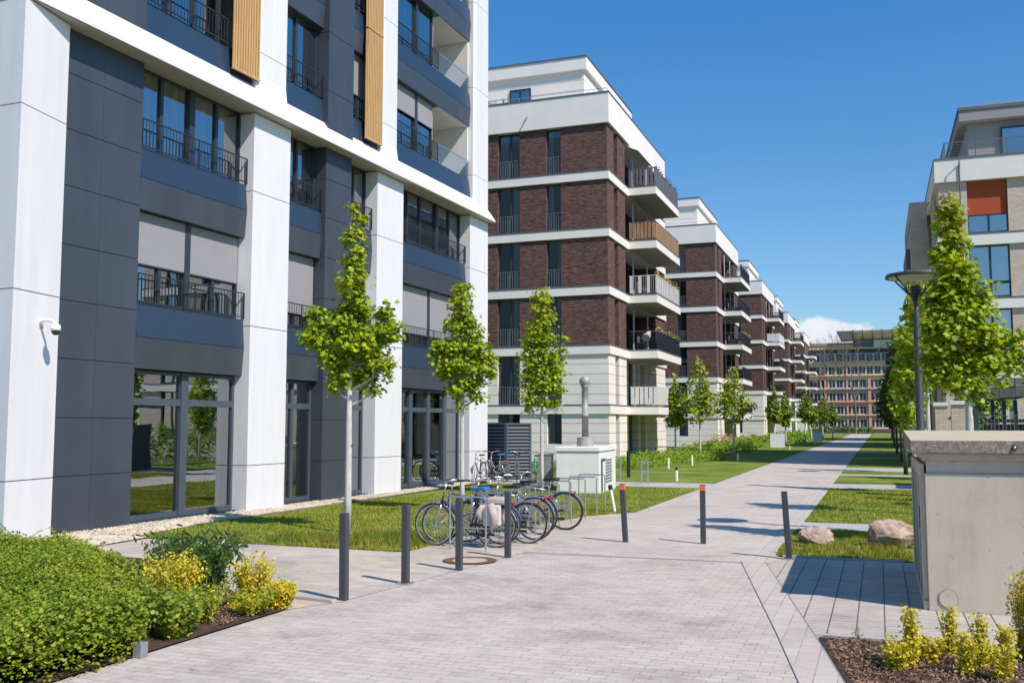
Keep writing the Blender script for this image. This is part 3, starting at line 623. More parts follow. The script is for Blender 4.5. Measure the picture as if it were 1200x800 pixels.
def brick_building(Y0, label, rails, seed, detail=True):
    rr = random.Random(seed)
    B = empty('apartment_building', (-13.2, Y0, 0), 0, label, 'building', 'brown clinker apartment blocks along the path')
    X0 = -14.5; DY = 14.6
    cr = MB().box(X0+.4, -1.9, .8, DY-.4, .02, 18.3).box(-1.9, -.9, .8, 3.85, .02, 18.3).box(-1.9, -.46, 11.85, DY-.4, .02, 18.3)
    cr.build('core', 'interior', B)
    endw = [(-12.6, -11.2), (-9.4, -8.1), (-6.27, -4.97), (-3.43, -2.60)]
    lv = [(0, 2.55)]+[(BZ[i], BZ[i+1]-.5) for i in range(4)]+[(15.55, 18.1)]
    for k, (z0, z1) in enumerate(lv):
        cream = k < 2; mat = ['render_cream', 'groove'] if cream else ['clinker', 'groove']
        mb = MB(); e = [X0]
        xs = [X0]+[v for w_ in endw for v in w_]+[0]
        for a, b in zip(xs[::2], xs[1::2]): wall_pieces(mb, 'E', a, b, 0, .42, z0, z1, cream)
        if k == 0:
            for a, b in endw: wall_pieces(mb, 'E', a, b, 0.0, .42, z0, .95, cream)
        # front wall (path side)
        for a, b in ((.43, 1.4), (2.2, 3.9), (11.8, DY)): wall_pieces(mb, 'L', a, b, -.42, 0, z0, z1, cream)
        wall_pieces(mb, 'L', 3.9, 4.0, -1.3, -.43, z0, z1, cream); wall_pieces(mb, 'L', 11.7, 11.8, -1.3, -.43, z0, z1, cream)
        mb.box(X0, -.43, DY-.42, DY, z0, z1); mb.box(X0, X0+.4, .43, DY-.43, z0, z1)
        mb.build('wall', mat, B)
        for j, (a, b) in enumerate(endw):
            zz = .95 if k == 0 else z0
            if k == 0 and j == 2: b = a+.85
            W(B, a, b, zz, z1, [.55] if j != 3 else [], d=-.26, orient='E', frame='frame_dark', glassm='block_glass', curtains=[(0, .35)] if rr.random() < .6 else [(.6, .9)],
              blind=(.4 if rr.random() < .04 else None), rail=(-.06, .98, .13, .010) if k else None, fw=.05, railm='rail_grey')
        W(B, 1.4, 2.2, z0, z1, [], d=-.3, orient='L', fw=.05, glassm='block_glass')
        if k < 2:
            for a, b in ((4.01, 4.9), (5.9, 6.9), (9.3, 9.9), (11.3, 11.69)):
                mb2 = MB(); wall_pieces(mb2, 'L', a, b, -1.0, -.62, z0, z1, True); mb2.build('pier', ['render_cream', 'groove'], B)
        W(B, 4.0, 11.7, z0, z1, [.13, .26, .42, .56, .7, .85], d=-1.22, orient='L', fw=.06, glassm='block_glass', curtains=[(.02, .08), (.3, .38), (.6, .66), (.8, .84)], divider=[1, 3])
    # floor bands
    for zt in BZ:
        MB().slab([(X0-.05, -.10), (.10, -.10), (.10, DY+.08), (X0-.05, DY+.08)], zt-.5, zt-.06).build('floor_band', 'render_white', B)
        MB().slab([(X0-.05, -.12), (.12, -.12), (.12, DY+.09), (X0-.05, DY+.09)], zt-.058, zt-.0).build('band_cap', 'cap_metal', B)
    pw = MB(); pw.box(X0-.1, .14, -.16, .14, 18.1, 19.72).box(-.16, .14, .14, DY+.05, 18.1, 19.72).box(X0-.1, X0+.2, .14, DY+.05, 18.1, 19.72).box(X0+.2, -.16, DY-.25, DY+.05, 18.1, 19.72)
    pw.box(X0+.2, -.16, .14, DY-.25, 18.1, 18.5)
    pw.build('parapet', 'render_white', B)
    MB().box(X0-.13, .17, -.19, .16, 19.722, 19.80).box(-.18, .17, .16, DY+.08, 19.722, 19.80).build('parapet_cap', 'cap_metal', B)
    # penthouse
    pb = MB(); n = 6; z0 = 18.5; h = (21.95-z0)/n
    for i in range(n): pb.box(X0+1, -1.85, 2.05, 12.6, z0+i*h+(.03 if i else 0), z0+(i+1)*h)
    pb.box(X0+1.02, -1.88, 2.08, 12.57, z0, 21.94, 1); pb.build('penthouse_wall', ['render_white', 'groove'], B)
    rf = MB().box(X0+.6, -1.65, 1.85, 12.75, 21.95, 22.66).build('roof', 'render_white', B)
    MB().box(X0+.55, -1.6, 1.8, 12.8, 22.662, 22.74).build('roof_edge', 'cap_metal', rf)
    W(B, -6.3, -5.05, 19.2, 21.25, [.5], d=-2.02, orient='E', fw=.07)          # set in the recess of the penthouse end
    MB().box(-6.33, -5.02, 2.045, 2.06, 19.15, 21.3).build('window_reveal', 'frame_dark', B)
    MB().tube([(X0+.3, .0, 20.02), (-.02, .0, 20.02), (-.02, 4, 20.02)], .014, 6).tube([(-1, 0, 19.8), (-1, 0, 20.02)], .012, 5).tube([(-3, 0, 19.8), (-3, 0, 20.02)], .012, 5).tube([(-5, 0, 19.8), (-5, 0, 20.02)], .012, 5).build('handrail', 'galvanised', B)
    # rain spout
    MB().tube([(-4.5, -.14, 18.85), (-4.42, -.62, 18.5)], .04, 6).build('spout', 'cap_metal', B)
    # balconies
    for i, zt in enumerate(BZ):
        st = rails[i]
        bal = MB().box(.101, 1.72, 4.2, 11.15, zt-.5, zt-.06).build('balcony', 'render_white', B)
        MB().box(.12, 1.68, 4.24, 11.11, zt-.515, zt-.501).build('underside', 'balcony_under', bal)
        MB().box(.121, 1.74, 4.18, 11.17, zt-.058, zt).build('edge_trim', 'cap_metal', bal)
        x1, y0, y1 = 1.66, 4.28, 11.07; zr = zt+1.02; r = MB()
        r.box(.1, x1+.02, y0-.02, y0+.02, zr, zr+.035).box(x1-.02, x1+.02, y0+.02, y1+.02, zr, zr+.035).box(.1, x1-.02, y1-.02, y1+.02, zr, zr+.035)
        def run(w_, gap, th, jitter=0):
            u = .14
            while u < x1-.02: r.box(u, min(u+w_, x1), y0-th, y0+th, zt+.06, zr-rr.random()*jitter, 1); r.box(u, min(u+w_, x1), y1-th, y1+th, zt+.06, zr, 1); u += w_+gap
            u = y0+.03
            while u < y1-.02: r.box(x1-th, x1+th, u, min(u+w_, y1), zt+.06, zr-rr.random()*jitter, 1); u += w_+gap
        mats = ['cap_metal', 'metal_dark']
        if st == 'slats_light': run(.20, .06, .02); mats = ['slat_light', 'slat_light']
        elif st == 'slats_white': run(.16, .34, .03); run(.014, .10, .006); mats = ['slat_light', 'slat_light']
        elif st == 'wood': run(.17, .05, .02, .05); mats = ['cap_metal', 'wood_balcony']
        elif st == 'bars': run(.02, .10, .008)
        elif st == 'slats_dark': run(.14, .07, .012); mats = ['cap_metal', 'slat_dark']
        elif st == 'white': run(1.0, .04, .02); mats = ['slat_light', 'sign_white']
        if st in ('glass', 'barglass'):
            u = 4.3
            run(.02, .12, .008)
        ro = r.build('railing', mats, bal)
        if st in ('glass', 'barglass', 'bars'): gq = MB(); gq.add([(x1-.03, y0+.05, zt+.08), (x1-.03, y1-.05, zt+.08), (x1-.03, y1-.05, zr-.01), (x1-.03, y0+.05, zr-.01)], [(0, 1, 2, 3)]); gq.add([(.15, y1-.04, zt+.08), (x1-.05, y1-.04, zt+.08), (x1-.05, y1-.04, zr-.01), (.15, y1-.04, zr-.01)], [(0, 1, 2, 3)]); gq.build('side_screen', 'tinted_glass', bal)
        if st == 'white': MB().box(.2, .9, y0-.035, y0-.022, zt+.1, zr-.05).build('panel', 'sign_white', bal)
        if i in (4,) or (rr.random() < .55 and detail):
            pl = MB()
            for q in range(5):
                cy = y0+.6+q*1.35+rr.uniform(-.2, .2)
                foliage_bits(pl, 22, x1-.02, cy, zr+.12, .12, .45, .14, .13, rr)
            pl.build('flower_box', 'flower_mix' if i != 4 else 'slat_dark', bal)
        # posts in the recess
        MB().box(-.08, -.0, 5.9, 5.98, zt+.001, zt+2.5).box(-.08, -.0, 9.6, 9.68, zt+.001, zt+2.5).build('post', 'slat_light', bal)
        # loose furniture
        fu = MB().box(.35, .38, 5.1, 5.6, zt+.4, zt+.43).box(.35, .80, 5.1, 5.6, zt+.40, zt+.44).box(.35, .38, 5.1, 5.6, zt+.44, zt+.85)
        for a in (.37, .77):
            for b in (5.13, 5.57): fu.box(a-.015, a+.015, b-.015, b+.015, zt+.0, zt+.4)
        fu.build('chair', 'slat_dark', bal)
    return B
B1 = brick_building(50, 'brown clinker block with a cream coursed base, nearest of the row behind the white box', ['slats_light', 'bars', 'slats_white', 'wood', 'slats_dark'], 3)
# sagging awning of the top balcony and things seen on the balconies
MB().add([(-.4, 4.0, 18.0), (.9, 4.1, 17.5), (.9, 7.0, 17.45), (-.4, 7.0, 18.0)], [(0, 1, 2, 3)], 0)
aw = MB(); aw.add([(.0, 4.6, 18.02), (.65, 4.6, 17.72), (.65, 8.6, 17.72), (.0, 8.6, 18.02), (.0, 4.6, 18.05), (.65, 4.6, 17.75), (.65, 8.6, 17.75), (.0, 8.6, 18.05)], [(0, 3, 2, 1), (4, 5, 6, 7), (0, 1, 5, 4), (1, 2, 6, 5), (2, 3, 7, 6), (3, 0, 4, 7)])
aw.build('awning', 'render_white', B1)
pl = MB(); rr = random.Random(5)
for q in range(9): foliage_bits(pl, 26, -6.0-q*.42+rr.uniform(-.1, .1), .15, 19.95, .18, .15, .22, .12, rr)
pl.build('terrace_plants', 'flower_mix', B1)
fr = MB(); foliage_bits(fr, 14, 1.7, 4.5, 10.55, .06, .2, .12, .14, rr); foliage_bits(fr, 14, 1.7, 8.0, 10.5, .06, .3, .1, .14, rr)
fr.build('balcony_flowers', 'amber', B1)
um = MB().tube([(.9, 4.9, 6.9), (.95, 5.7, 7.35)], [.26, .05], 8).tube([(.7, 5.3, 6.7), (.7, 5.3, 7.2)], .03, 5); um.build('folded_parasol', 'cloth_pale', B1)
B2 = brick_building(87, 'second brown clinker block of the row, grey glass screens and potted plants on its balconies', ['glass', 'glass', 'glass', 'glass', 'glass'], 8)
rows = []
B3 = brick_building(124, 'third brown clinker block of the row, with a white panelled balcony', ['glass', 'glass', 'glass', 'white', 'glass'], 21)
B4 = copy_tree(B2); B4.location.y = 161; tag(B4, 'fourth brown clinker block of the row, only its balconies and bands showing past the third')
B5 = copy_tree(B2); B5.location.y = 198; tag(B5, 'last and smallest clinker block of the row, beside the long orange banded building')

# dark fin behind the last blocks' roofs
# ------------------------------------------------------------------ right row of beige buildings
def right_building(Y0, label, seed):
    rr = random.Random(seed)
    B = empty('apartment_building', (2.9, Y0, 0), 0, label, 'building', 'beige brick apartment blocks on the right')
    DY, DX = 25, 15
    lv = [(0, 4.06), (4.56, 7.2), (7.72, 10.12), (10.68, 13.12)]
    ew = [(1.2, 2.87), (5.0, 6.7), (8.4, 10.1), (11.6, 13.2)]
    MB().box(.8, DX-.46, .8, DY-.46, 0, 13.3).build('core', 'interior', B)
    for k, (z0, z1) in enumerate(lv):
        mb = MB(); xs = [0]+[v for w_ in ew for v in w_]+[DX]
        for a, b in zip(xs[::2], xs[1::2]): mb.box(a, b, 0, .42, z0, z1)
        ys = [.43, 2.2, 3.6, 7.0, 9.4, 13.0, 15.4, 19.5, 21.4, DY]
        for a, b in zip(ys[::2], ys[1::2]): mb.box(0, .42, a, b, z0, z1)
        mb.box(DX-.42, DX, .43, DY, z0, z1); mb.box(.42, DX-.42, DY-.42, DY, z0, z1)
        if k == 0:
            for a, b in ew: mb.box(a, b, 0.0, .42, 0, 1.0)
        mb.build('wall', 'beige_brick', B)
        for j, (a, b) in enumerate(ew):
            zz = 1.0 if k == 0 else z0
            if k == 3 and j == 0: W(B, a, b, zz, z1, [.52], d=-.2, orient='E', blind=.64, blindm='red_blind', frame='frame_dark', fw=.06)
            elif k == 0 and j == 0: W(B, a, b, zz, z1, [.5], d=-.2, orient='E', blind=.88, blindm='slat_light', frame='frame_dark', fw=.06)
            else: W(B, a, b, zz, z1, [.52], d=-.2, orient='E', curtains=[(.1, .4), (.55, .9)], frame='frame_dark', fw=.06, transom=zz+.7 if k < 3 else None)
        for a, b in ((2.2, 3.6), (7.0, 9.4), (13.0, 15.4), (19.5, 21.4)):
            MBx = MB(); MBx.add([(.22, a, z0), (.22, a, z1), (.22, b, z1), (.22, b, z0)], [(0, 1, 2, 3)]); f = MB().box(.18, .26, a, a+.06, z0, z1).box(.18, .26, b-.06, b, z0, z1).box(.18, .26, (a+b)/2-.04, (a+b)/2+.04, z0, z1).build('window', 'frame_dark', B); MBx.build('pane', 'window_glass', f)
    for z0, z1 in ((4.06, 4.56), (7.2, 7.72), (10.12, 10.68)):
        MB().slab([(-.1, -.12), (DX+.1, -.12), (DX+.1, DY+.1), (-.1, DY+.1)], z0, z1-.06).build('floor_band', 'render_white', B)
        MB().slab([(-.12, -.14), (DX+.12, -.14), (DX+.12, DY+.12), (-.12, DY+.12)], z1-.058, z1).build('band_cap', 'cap_metal', B)
    MB().box(-.15, DX+.15, -.18, .15, 13.12, 14.16).box(-.15, .15, .15, DY+.1, 13.12, 14.16).box(DX-.15, DX+.15, .15, DY+.1, 13.12, 14.16).box(.15, DX-.15, .15, DY, 13.12, 13.5).build('parapet', 'render_white', B)
    MB().box(-.18, DX+.18, -.21, .18, 14.162, 14.24).box(-.18, .18, .18, DY+.12, 14.162, 14.24).build('parapet_cap', 'cap_metal', B)
    MB().box(1.5, DX-1, 1.9, DY-2, 13.5, 16.35).build('penthouse_wall', 'penthouse_grey', B)
    rf = MB().box(1.1, DX-.6, 1.4, DY-1.6, 16.35, 16.85).build('roof', 'penthouse_grey', B)
    MB().box(1.05, DX-.55, 1.35, DY-1.55, 16.852, 17.0).build('roof_edge', 'cap_metal', rf)
    MB().box(1.05, DX-.55, 1.36, 1.5, 17.0, 17.1).build('roof_trim', 'galvanised', rf)
    W(B, 2.9, 5.4, 14.2, 16.0, [.5], d=-1.82, orient='E', fw=.07)
    r = MB()
    for z in (14.98,): r.box(.3, DX, .02, .06, z, z+.04).box(.3, .34, .02, DY, z, z+.04)
    for i in range(6): r.box(.3, DX, .03, .045, 14.32+i*.11, 14.335+i*.11); r.box(.31, .325, .03, DY, 14.32+i*.11, 14.335+i*.11)
    for i in range(12): r.box(.3+i*1.3, .35+i*1.3, .02, .065, 14.24, 15.0)
    r.build('railing', 'cap_metal', B)
    MB().box(-1.0, -.16, 7.5, 7.62, 4.2, 13.0).box(-1.0, -.16, 17.4, 17.5, 4.2, 13.0).box(-1.02, -.16, 7.5, 17.5, 13.0, 13.9).build('bay', 'beige_brick', B)
    for i in range(9): MB().box(-.98, -.86, 8.2+i*1.08, 8.32+i*1.08, 4.6, 13.0).build('fin', 'render_cream', B)
    for z1 in (4.56, 7.72, 10.68):
        b_ = MB().box(-1.2, -.13, 10.0, 16, z1-.35, z1-.06).build('balcony', 'render_white', B)
        MB().box(-1.19, -1.15, 10.02, 15.98, z1-.058, z1+1.1).box(-1.15, -.15, 10.02, 10.06, z1-.058, z1+1.1).build('railing', 'slat_dark', b_)
    MB().tube([(.9, -.22, 13.9), (.9, -.45, 14.05), (.9, -.5, 13.7)], .03, 6).tube([(.9, -.22, 13.9), (.9, -.22, 10.7)], .03, 6).build('downpipe', 'cap_metal', B)
    return B
RB1 = right_building(48.85, 'beige brick block with a red blind under its white parapet, at the right edge', 4)
RB2 = copy_tree(RB1); RB2.location = (4.4, 85.85, 0); tag(RB2, 'beige brick block farther along the right side, mostly hidden behind trees and lamp')
RB3 = copy_tree(RB1); RB3.location = (5.4, 123, 0); tag(RB3, 'farthest beige block on the right side, behind the small trees')

# ------------------------------------------------------------------ long building at the end of the path
FB = empty('office_building', (0, 252, 0), 0, 'long six storey building with orange and tan bands closing the far end of the path', 'building')
MB().box(-45, 30, .6, 16, 0, 20.6).build('core', 'interior', FB)
MB().box(-45, 30, -.0, .6, 20.2, 21.2).box(-45, 30, .6, 16, 20.6, 21.0).build('parapet', 'tan_wall', FB)
MB().box(-45, 30, -.2, 15.8, 21.2, 21.8).build('attic_strip', 'brown_wall', FB)
sh = 3.2
for k in range(6):
    z0 = 1.2+k*sh
    MB().box(-45, 30, 0, .6, z0-1.2 if k == 0 else z0-1.15, z0).build('spandrel', ['salmon_wall', 'brown_wall', 'salmon_wall', 'brown_wall', 'tan_wall', 'tan_wall'][k], FB)
    MB().box(-45, 30, -.5, -.05, z0-.30, z0-.12).build('sun_shelf', ['slat_light', 'tan_wall', 'salmon_wall', 'slat_light', 'tan_wall', 'tan_wall'][k], FB)
    for i in range(13):
        x = -16.5+i*1.75; f = MB(); zt = z0+2.05
        f.box(x, x+.14, .1, .25, z0, zt).box(x+1.56, x+1.70, .1, .25, z0, zt).box(x+.09, x+1.61, .1, .25, z0, z0+.1).box(x+.09, x+1.61, .1, .25, zt-.1, zt).box(x+.8, x+.87, .1, .25, z0+.1, zt-.1)
        f = f.build('window', 'slat_light', FB)
        MB().box(x+.05, x+1.65, .26, .28, z0+.05, zt-.05).build('pane', 'far_glass', f)
        if (i*7+k*3) % 4 == 0: MB().box(x+.1, x+.8, .32, .34, z0+.05, zt-.05).build('curtain', 'curtain', f)
MB().box(-45, -16.6, .1, .6, 0, 20.6).box(6.3, 30, .1, .6, 0, 20.6).build('wall', 'brown_wall', FB)
for x in (-16.8, -12.0, -7.0, 6.0): MB().box(x-.2, x+.25, -.12, .09, 0, 20.1).build('pilaster', 'salmon_wall', FB)
MB().box(-2.2, -1.5, -.3, .08, 0, 13).build('pilaster', 'salmon_wall', FB)
# raised attic and its tilted cantilever roof
MB().box(-5.4, 25, .5, 12, 21.9, 23.4).build('attic_wall', 'tan_wall', FB)
MB().box(-5.2, -.6, -.35, -.22, 20.7, 22.3).build('attic_glazing', 'far_glass', FB)
rf = MB(); rf.add([(-9.0, -3.5, 24.4), (26, -3.5, 24.4), (26, 8, 23.6), (-6.0, 8, 23.6), (-8.6, -3.2, 24.0), (26, -3.2, 24.0), (26, 8, 23.2), (-5.2, 8, 23.2)],
       [(0, 1, 2, 3), (4, 7, 6, 5), (0, 4, 5, 1), (1, 5, 6, 2), (2, 6, 7, 3), (3, 7, 4, 0)])
rf.add([(-9.0, -3.45, 24.35), (-5.4, -3.45, 24.0), (-5.4, -3.4, 22.3), (-8.0, -3.4, 22.2), (-9.0, 2, 24.2), (-5.4, 2, 23.9), (-5.4, 2, 22.3), (-8.0, 2, 22.2)],
       [(0, 3, 2, 1), (0, 4, 7, 3), (3, 7, 6, 2), (1, 2, 6, 5), (4, 5, 6, 7), (0, 1, 5, 4)], 1)
rf.add([(-5.3, -3.4, 23.98), (26, -3.4, 23.98), (26, .4, 22.3), (-5.3, .4, 22.3)], [(0, 1, 2, 3)], 0)
ro = rf.build('roof', ['zinc_roof', 'cap_metal'], FB)
rb = MB()
for i in range(14): rb.box(-5.3+i*2.2, -5.15+i*2.2, -3.7, -3.52, 23.6, 24.7); rb.tube([(-5.2+i*2.2, -3.5, 24.0), (-5.2+i*2.2, .3, 22.3)], .09, 5)
rb.build('rib', 'cap_metal', ro)
MB().box(-.55, 6, -.35, -.22, 20.5, 22.25).build('attic_wall', 'slat_light', FB)
# dark tilted fin seen above the last clinker block
FN = empty('rooftop_canopy', (-22, 262, 0), 0, 'dark tilted roof edge poking out above the last clinker block', 'roof')
MB().add([(0, 0, 0)], [], 0)
c_ = MB(); c_.add([(-8, 0, 26.5), (4.0, 0, 25.4), (6.2, 0, 22.9), (-8, 0, 24.5), (-8, 6, 26.5), (4.0, 6, 25.4), (6.2, 6, 22.9), (-8, 6, 24.5)], [(0, 3, 2, 1), (4, 5, 6, 7), (0, 1, 5, 4), (1, 2, 6, 5), (2, 3, 7, 6), (3, 0, 4, 7)])
c_.build('canopy_panel', 'cap_metal', FN); MB().box(-7, -6.5, 2, 2.5, 0, 25).box(0, .5, 2, 2.5, 0, 25).build('post', 'cap_metal', FN)

# ------------------------------------------------------------------ trees
def tree(label, base_, h, blobs, nl, ls, seed, trunk_r=.05, bark_='bark_white', leafm='maple_leaf', shape=1, trunk_top=None, group='young street trees on the lawns', name='maple_tree', stake=False, lean=(0, 0), spread=1.):
    rr = random.Random(seed); T = empty(name, (base_[0], base_[1], 0), 0, label, 'tree', group)
    tt = trunk_top or h*.93
    mb = MB(); pts = []; rs = []
    wob = [rr.uniform(-.02, .02) for _ in range(12)]
    for i in range(9):
        f = i/8; z = f*tt; off = CR*(lean[0]*f+wob[i]*f) + Vector((wob[i+3]*f, 0, 0)); pts.append((off.x, off.y, z)); rs.append(trunk_r*(1-.85*f**1.5)*(1.2 if i == 0 else 1))
    mb.tube(pts, rs, 8)
    P = []
    for (dx, z, rh, rz) in blobs:
        dep = rr.uniform(-.5, .5)*rh*.8
        c = CR*dx+Vector((-sin(YAW), cos(YAW), 0))*dep; c.z = z; P.append((c, rh, rz))
        z0 = max(.25*tt, z-.55*(abs(dx)+rz)); f = min(1, z0/tt)
        st = CR*(lean[0]*f); st.z = z0*1.0
        mid = (st+c)/2; mid.z = z0+(z-z0)*.35
        mb.tube([tuple(st), tuple(mid), tuple(c), tuple(c+Vector((0, 0, rz*.6)))], [trunk_r*.42, trunk_r*.32, trunk_r*.2, .006], 5)
        for q in range(3):
            e = c+Vector((rr.uniform(-1, 1)*rh*.8, rr.uniform(-1, 1)*rh*.8, rr.uniform(-.3, .8)*rz)); mb.tube([tuple(mid), tuple((mid+e)/2+Vector((0, 0, -.03))), tuple(e)], [trunk_r*.2, .01, .004], 4)
    mb.build('trunk', bark_, T, smooth=True)
    nl = int(nl*1.35); ls *= .88
    tot = sum(b[1]**1.6*b[2] for b in P); lv = MB(); yl = MB()
    for c, rh, rz in P:
        n = int(nl*(rh**1.6*rz)/tot)
        ncl = max(4, int(n/11))
        cl_ = []
        for _ in range(ncl):
            u = Vector((rr.gauss(0, 1), rr.gauss(0, 1), rr.gauss(0, 1))).normalized()*rr.uniform(.35, 1)**.55
            cl_.append(Vector((u.x*rh, u.y*rh, u.z*rz)))
        for _ in range(n):
            q = rr.choice(cl_); sp = min(ls*.85, .35*rh+.02)*spread
            p = q+Vector((rr.gauss(0, sp), rr.gauss(0, sp), rr.gauss(0, sp*.7)))
            outw = Vector((p.x/rh, p.y/rh, .0)); nrm = outw*.5+Vector((rr.gauss(0, .45), rr.gauss(0, .45), .75+rr.uniform(-.3, .3)))
            leaf(yl if (leafm == 'maple_leaf' and rr.random() < .05 + (.25 if c.z+p.z > h*.86 else 0)) else lv, c+p, rr, ls*rr.uniform(.6, 1.25), nrm, shape)
    cr = lv.build('crown', leafm, T)
    if yl.v: yl.build('young_leaves', 'maple_leaf_young', cr)
    return T
# near tree: blobs as (sideways, height, horizontal radius, vertical radius)
tree('tall young maple with two leading shoots and a white trunk, nearest on the lawn', (-9.21, 16.06), 6.3,
     [(.0, 6.0, .09, .26), (.16, 5.82, .10, .24), (-.02, 5.55, .12, .24), (.17, 5.4, .11, .22), (.04, 5.15, .17, .26), (.12, 4.85, .16, .22), (.02, 4.55, .22, .26), (.10, 4.2, .28, .28),
      (-.62, 3.95, .17, .24), (-.70, 3.62, .22, .22), (-.42, 3.55, .20, .20), (-.08, 3.85, .32, .26), (.10, 3.5, .36, .26), (.66, 4.0, .17, .18), (.78, 3.75, .19, .22), (.50, 3.65, .22, .22), (.42, 3.3, .26, .22),
      (-.30, 3.2, .26, .20), (.62, 3.05, .20, .16), (-.12, 2.95, .26, .18), (.30, 2.85, .24, .16), (-.28, 2.68, .15, .12), (.42, 2.62, .13, .10), (.02, 1.62, .05, .03)], 5200, .118, 1, .068)
tree('young maple with a dense oval crown behind the parked bicycles', (-8.98, 20.83), 5.3,
     [(-.02, 5.05, .17, .24), (-.06, 4.7, .20, .24), (.08, 4.45, .20, .2), (-.12, 4.25, .26, .22), (.16, 4.1, .26, .22), (-.48, 3.75, .22, .2), (-.62, 3.5, .17, .16), (-.15, 3.75, .34, .24), (.30, 3.7, .30, .22),
      (.60, 3.5, .17, .2), (.46, 3.25, .26, .2), (.0, 3.35, .36, .2), (-.32, 3.2, .26, .18), (.18, 2.95, .30, .18), (-.16, 2.8, .22, .14), (.35, 2.65, .18, .12), (.0, 2.45, .12, .1)], 4000, .118, 2, .06)
tree('slim young maple with a columnar crown before the clinker facade', (-9.0, 26.6), 5.85,
     [(.0, 5.6, .26, .24), (-.05, 5.25, .24, .24), (.12, 4.95, .24, .24), (-.10, 4.75, .26, .24), (-.38, 4.35, .18, .26), (.62, 4.35, .10, .22), (.58, 3.95, .12, .22), (.05, 4.4, .34, .26), (-.32, 3.9, .26, .24),
      (.18, 3.95, .36, .26), (-.05, 3.5, .46, .26), (-.42, 3.35, .22, .2), (.42, 3.5, .24, .24), (-.10, 3.1, .46, .24), (.38, 3.05, .28, .2), (-.40, 2.8, .22, .16), (-.05, 2.65, .32, .16), (.40, 2.6, .22, .14), (-.38, 2.4, .16, .12)], 3900, .125, 3, .055)
# right side trees
tree('tall leafy maple beside the lamp post on the right', (1.38, 17.6), 5.9,
     [(-.24, 5.6, .15, .22), (-.22, 5.25, .22, .24), (-.12, 4.95, .22, .22), (-.30, 4.75, .20, .2), (-.10, 4.55, .28, .22), (-.20, 4.2, .30, .24), (.08, 4.15, .26, .22), (-.42, 3.95, .20, .22), (-.12, 3.8, .34, .24), (.26, 3.85, .24, .22),
      (-.58, 3.6, .16, .2), (-.34, 3.5, .26, .24), (.08, 3.4, .36, .24), (.40, 3.45, .22, .2), (-.52, 3.2, .2, .2), (-.26, 3.1, .30, .22), (.15, 3.0, .34, .22), (.72, 3.25, .22, .22), (.86, 3.0, .2, .14), (1.0, 3.5, .11, .16), (.50, 2.95, .18, .14), (-.42, 2.8, .22, .18), (-.12, 2.7, .28, .16), (.1, 2.5, .16, .1)], 6400, .118, 4, .075)
tree('second leafy maple just behind the tall one on the right', (1.02, 23.6), 5.1,
     [(0, 4.9, .2, .3), (0, 4.4, .36, .4), (-.2, 3.9, .5, .4), (.3, 3.7, .4, .4), (0, 3.3, .55, .35), (-.4, 3.0, .3, .4), (-.35, 2.5, .22, .3), (-.3, 2.1, .14, .2)], 2300, .14, 5, .06)
def gen_blobs(h, w_, rr, low=.40):
    B_ = []; prof = [(0, .55), (.15, .9), (.32, 1.0), (.5, .72), (.68, .45), (.85, .28), (1, .16)]
    for i in range(9):
        f = i/8; z = h*(low+(.97-low)*f)
        for (f0, r0), (f1, r1) in zip(prof[:-1], prof[1:]):
            if f0 <= f <= f1: r = w_*(r0+(r1-r0)*(f-f0)/(f1-f0))
        B_.append((rr.uniform(-.15, .15)*w_, z, r*.55+.05, h*.05+.05))
        sd = rr.choice((-1, 1))
        for q in (sd, -sd*.85): B_.append((q*r*.62, z+rr.uniform(-.2, .1), r*.38+.03, h*.04+.04))
    return B_
rr = random.Random(77)
far = [  # x, y, h, w, label
 (-9.64, 56.84, 5.8, 1.15, 'round headed young maple in front of the second clinker block'),
 (-8.46, 62.03, 5.6, 1.45, 'broad young maple in front of the second clinker block, right of the round headed one'),
 (-11.2, 57.5, 4.8, .75, 'thin young tree close to the corner of the nearest clinker block'),
 (-8.87, 91.85, 5.3, .85, 'slender young tree behind the nearer white board'),
 (-8.24, 95.87, 5.0, .75, 'narrow young tree a step to the right of the nearer white board'),
 (-7.74, 114.85, 6.0, .9, 'narrow tree on the left lawn, first of the distant pair'),
 (-7.47, 120.82, 5.1, .85, 'narrow tree on the left lawn, second of the distant pair'),
 (-6.9, 134.8, 5.6, 1.15, 'bushy small tree near the far end of the left lawn'),
 (-6.3, 150.0, 5.2, 1.1, 'farthest small tree on the left lawn'),
 (.95, 31.0, 6.2, .50, 'narrow tall tree on the right lawn just left of the lamp post'),
 (1.0, 44.0, 6.3, .55, 'dense narrow tree on the right lawn behind the tall maple'),
 (1.1, 58.0, 7.0, .8, 'dark narrow tree beside the farther lamp post'),
 (1.1, 72.0, 7.8, 1.1, 'shaded tree on the right lawn halfway along the path'),
 (1.2, 92.0, 9.0, 1.6, 'shaded tall tree on the right lawn toward the far end'),
 (3.4, 38.0, 5.6, 1.0, 'bushy tree behind the tall maple, left of the mesh fence'),
]
far += [(5.2, 24.5, 6.0, 1.3, 'leafy tree on the far right that shows in the left ground floor glass'), (5.4, 33.5, 6.2, 1.4, 'second leafy tree on the far right mirrored in the shop glass')]
for i, (x, y, h, w_, lb) in enumerate(far):
    r2 = random.Random(100+i); dk = x > 0 and y > 50
    tree(lb, (x, y), h, gen_blobs(h, w_, r2, .42 if x < 0 else .33), 1500 if y < 70 else 900, .17 if y < 70 else .26, 200+i, .06 if y < 70 else .08,
         'bark_white' if not dk else 'bark_brown', 'dark_leaf' if dk else ('far_leaf' if y > 80 else 'maple_leaf'), shape=3)
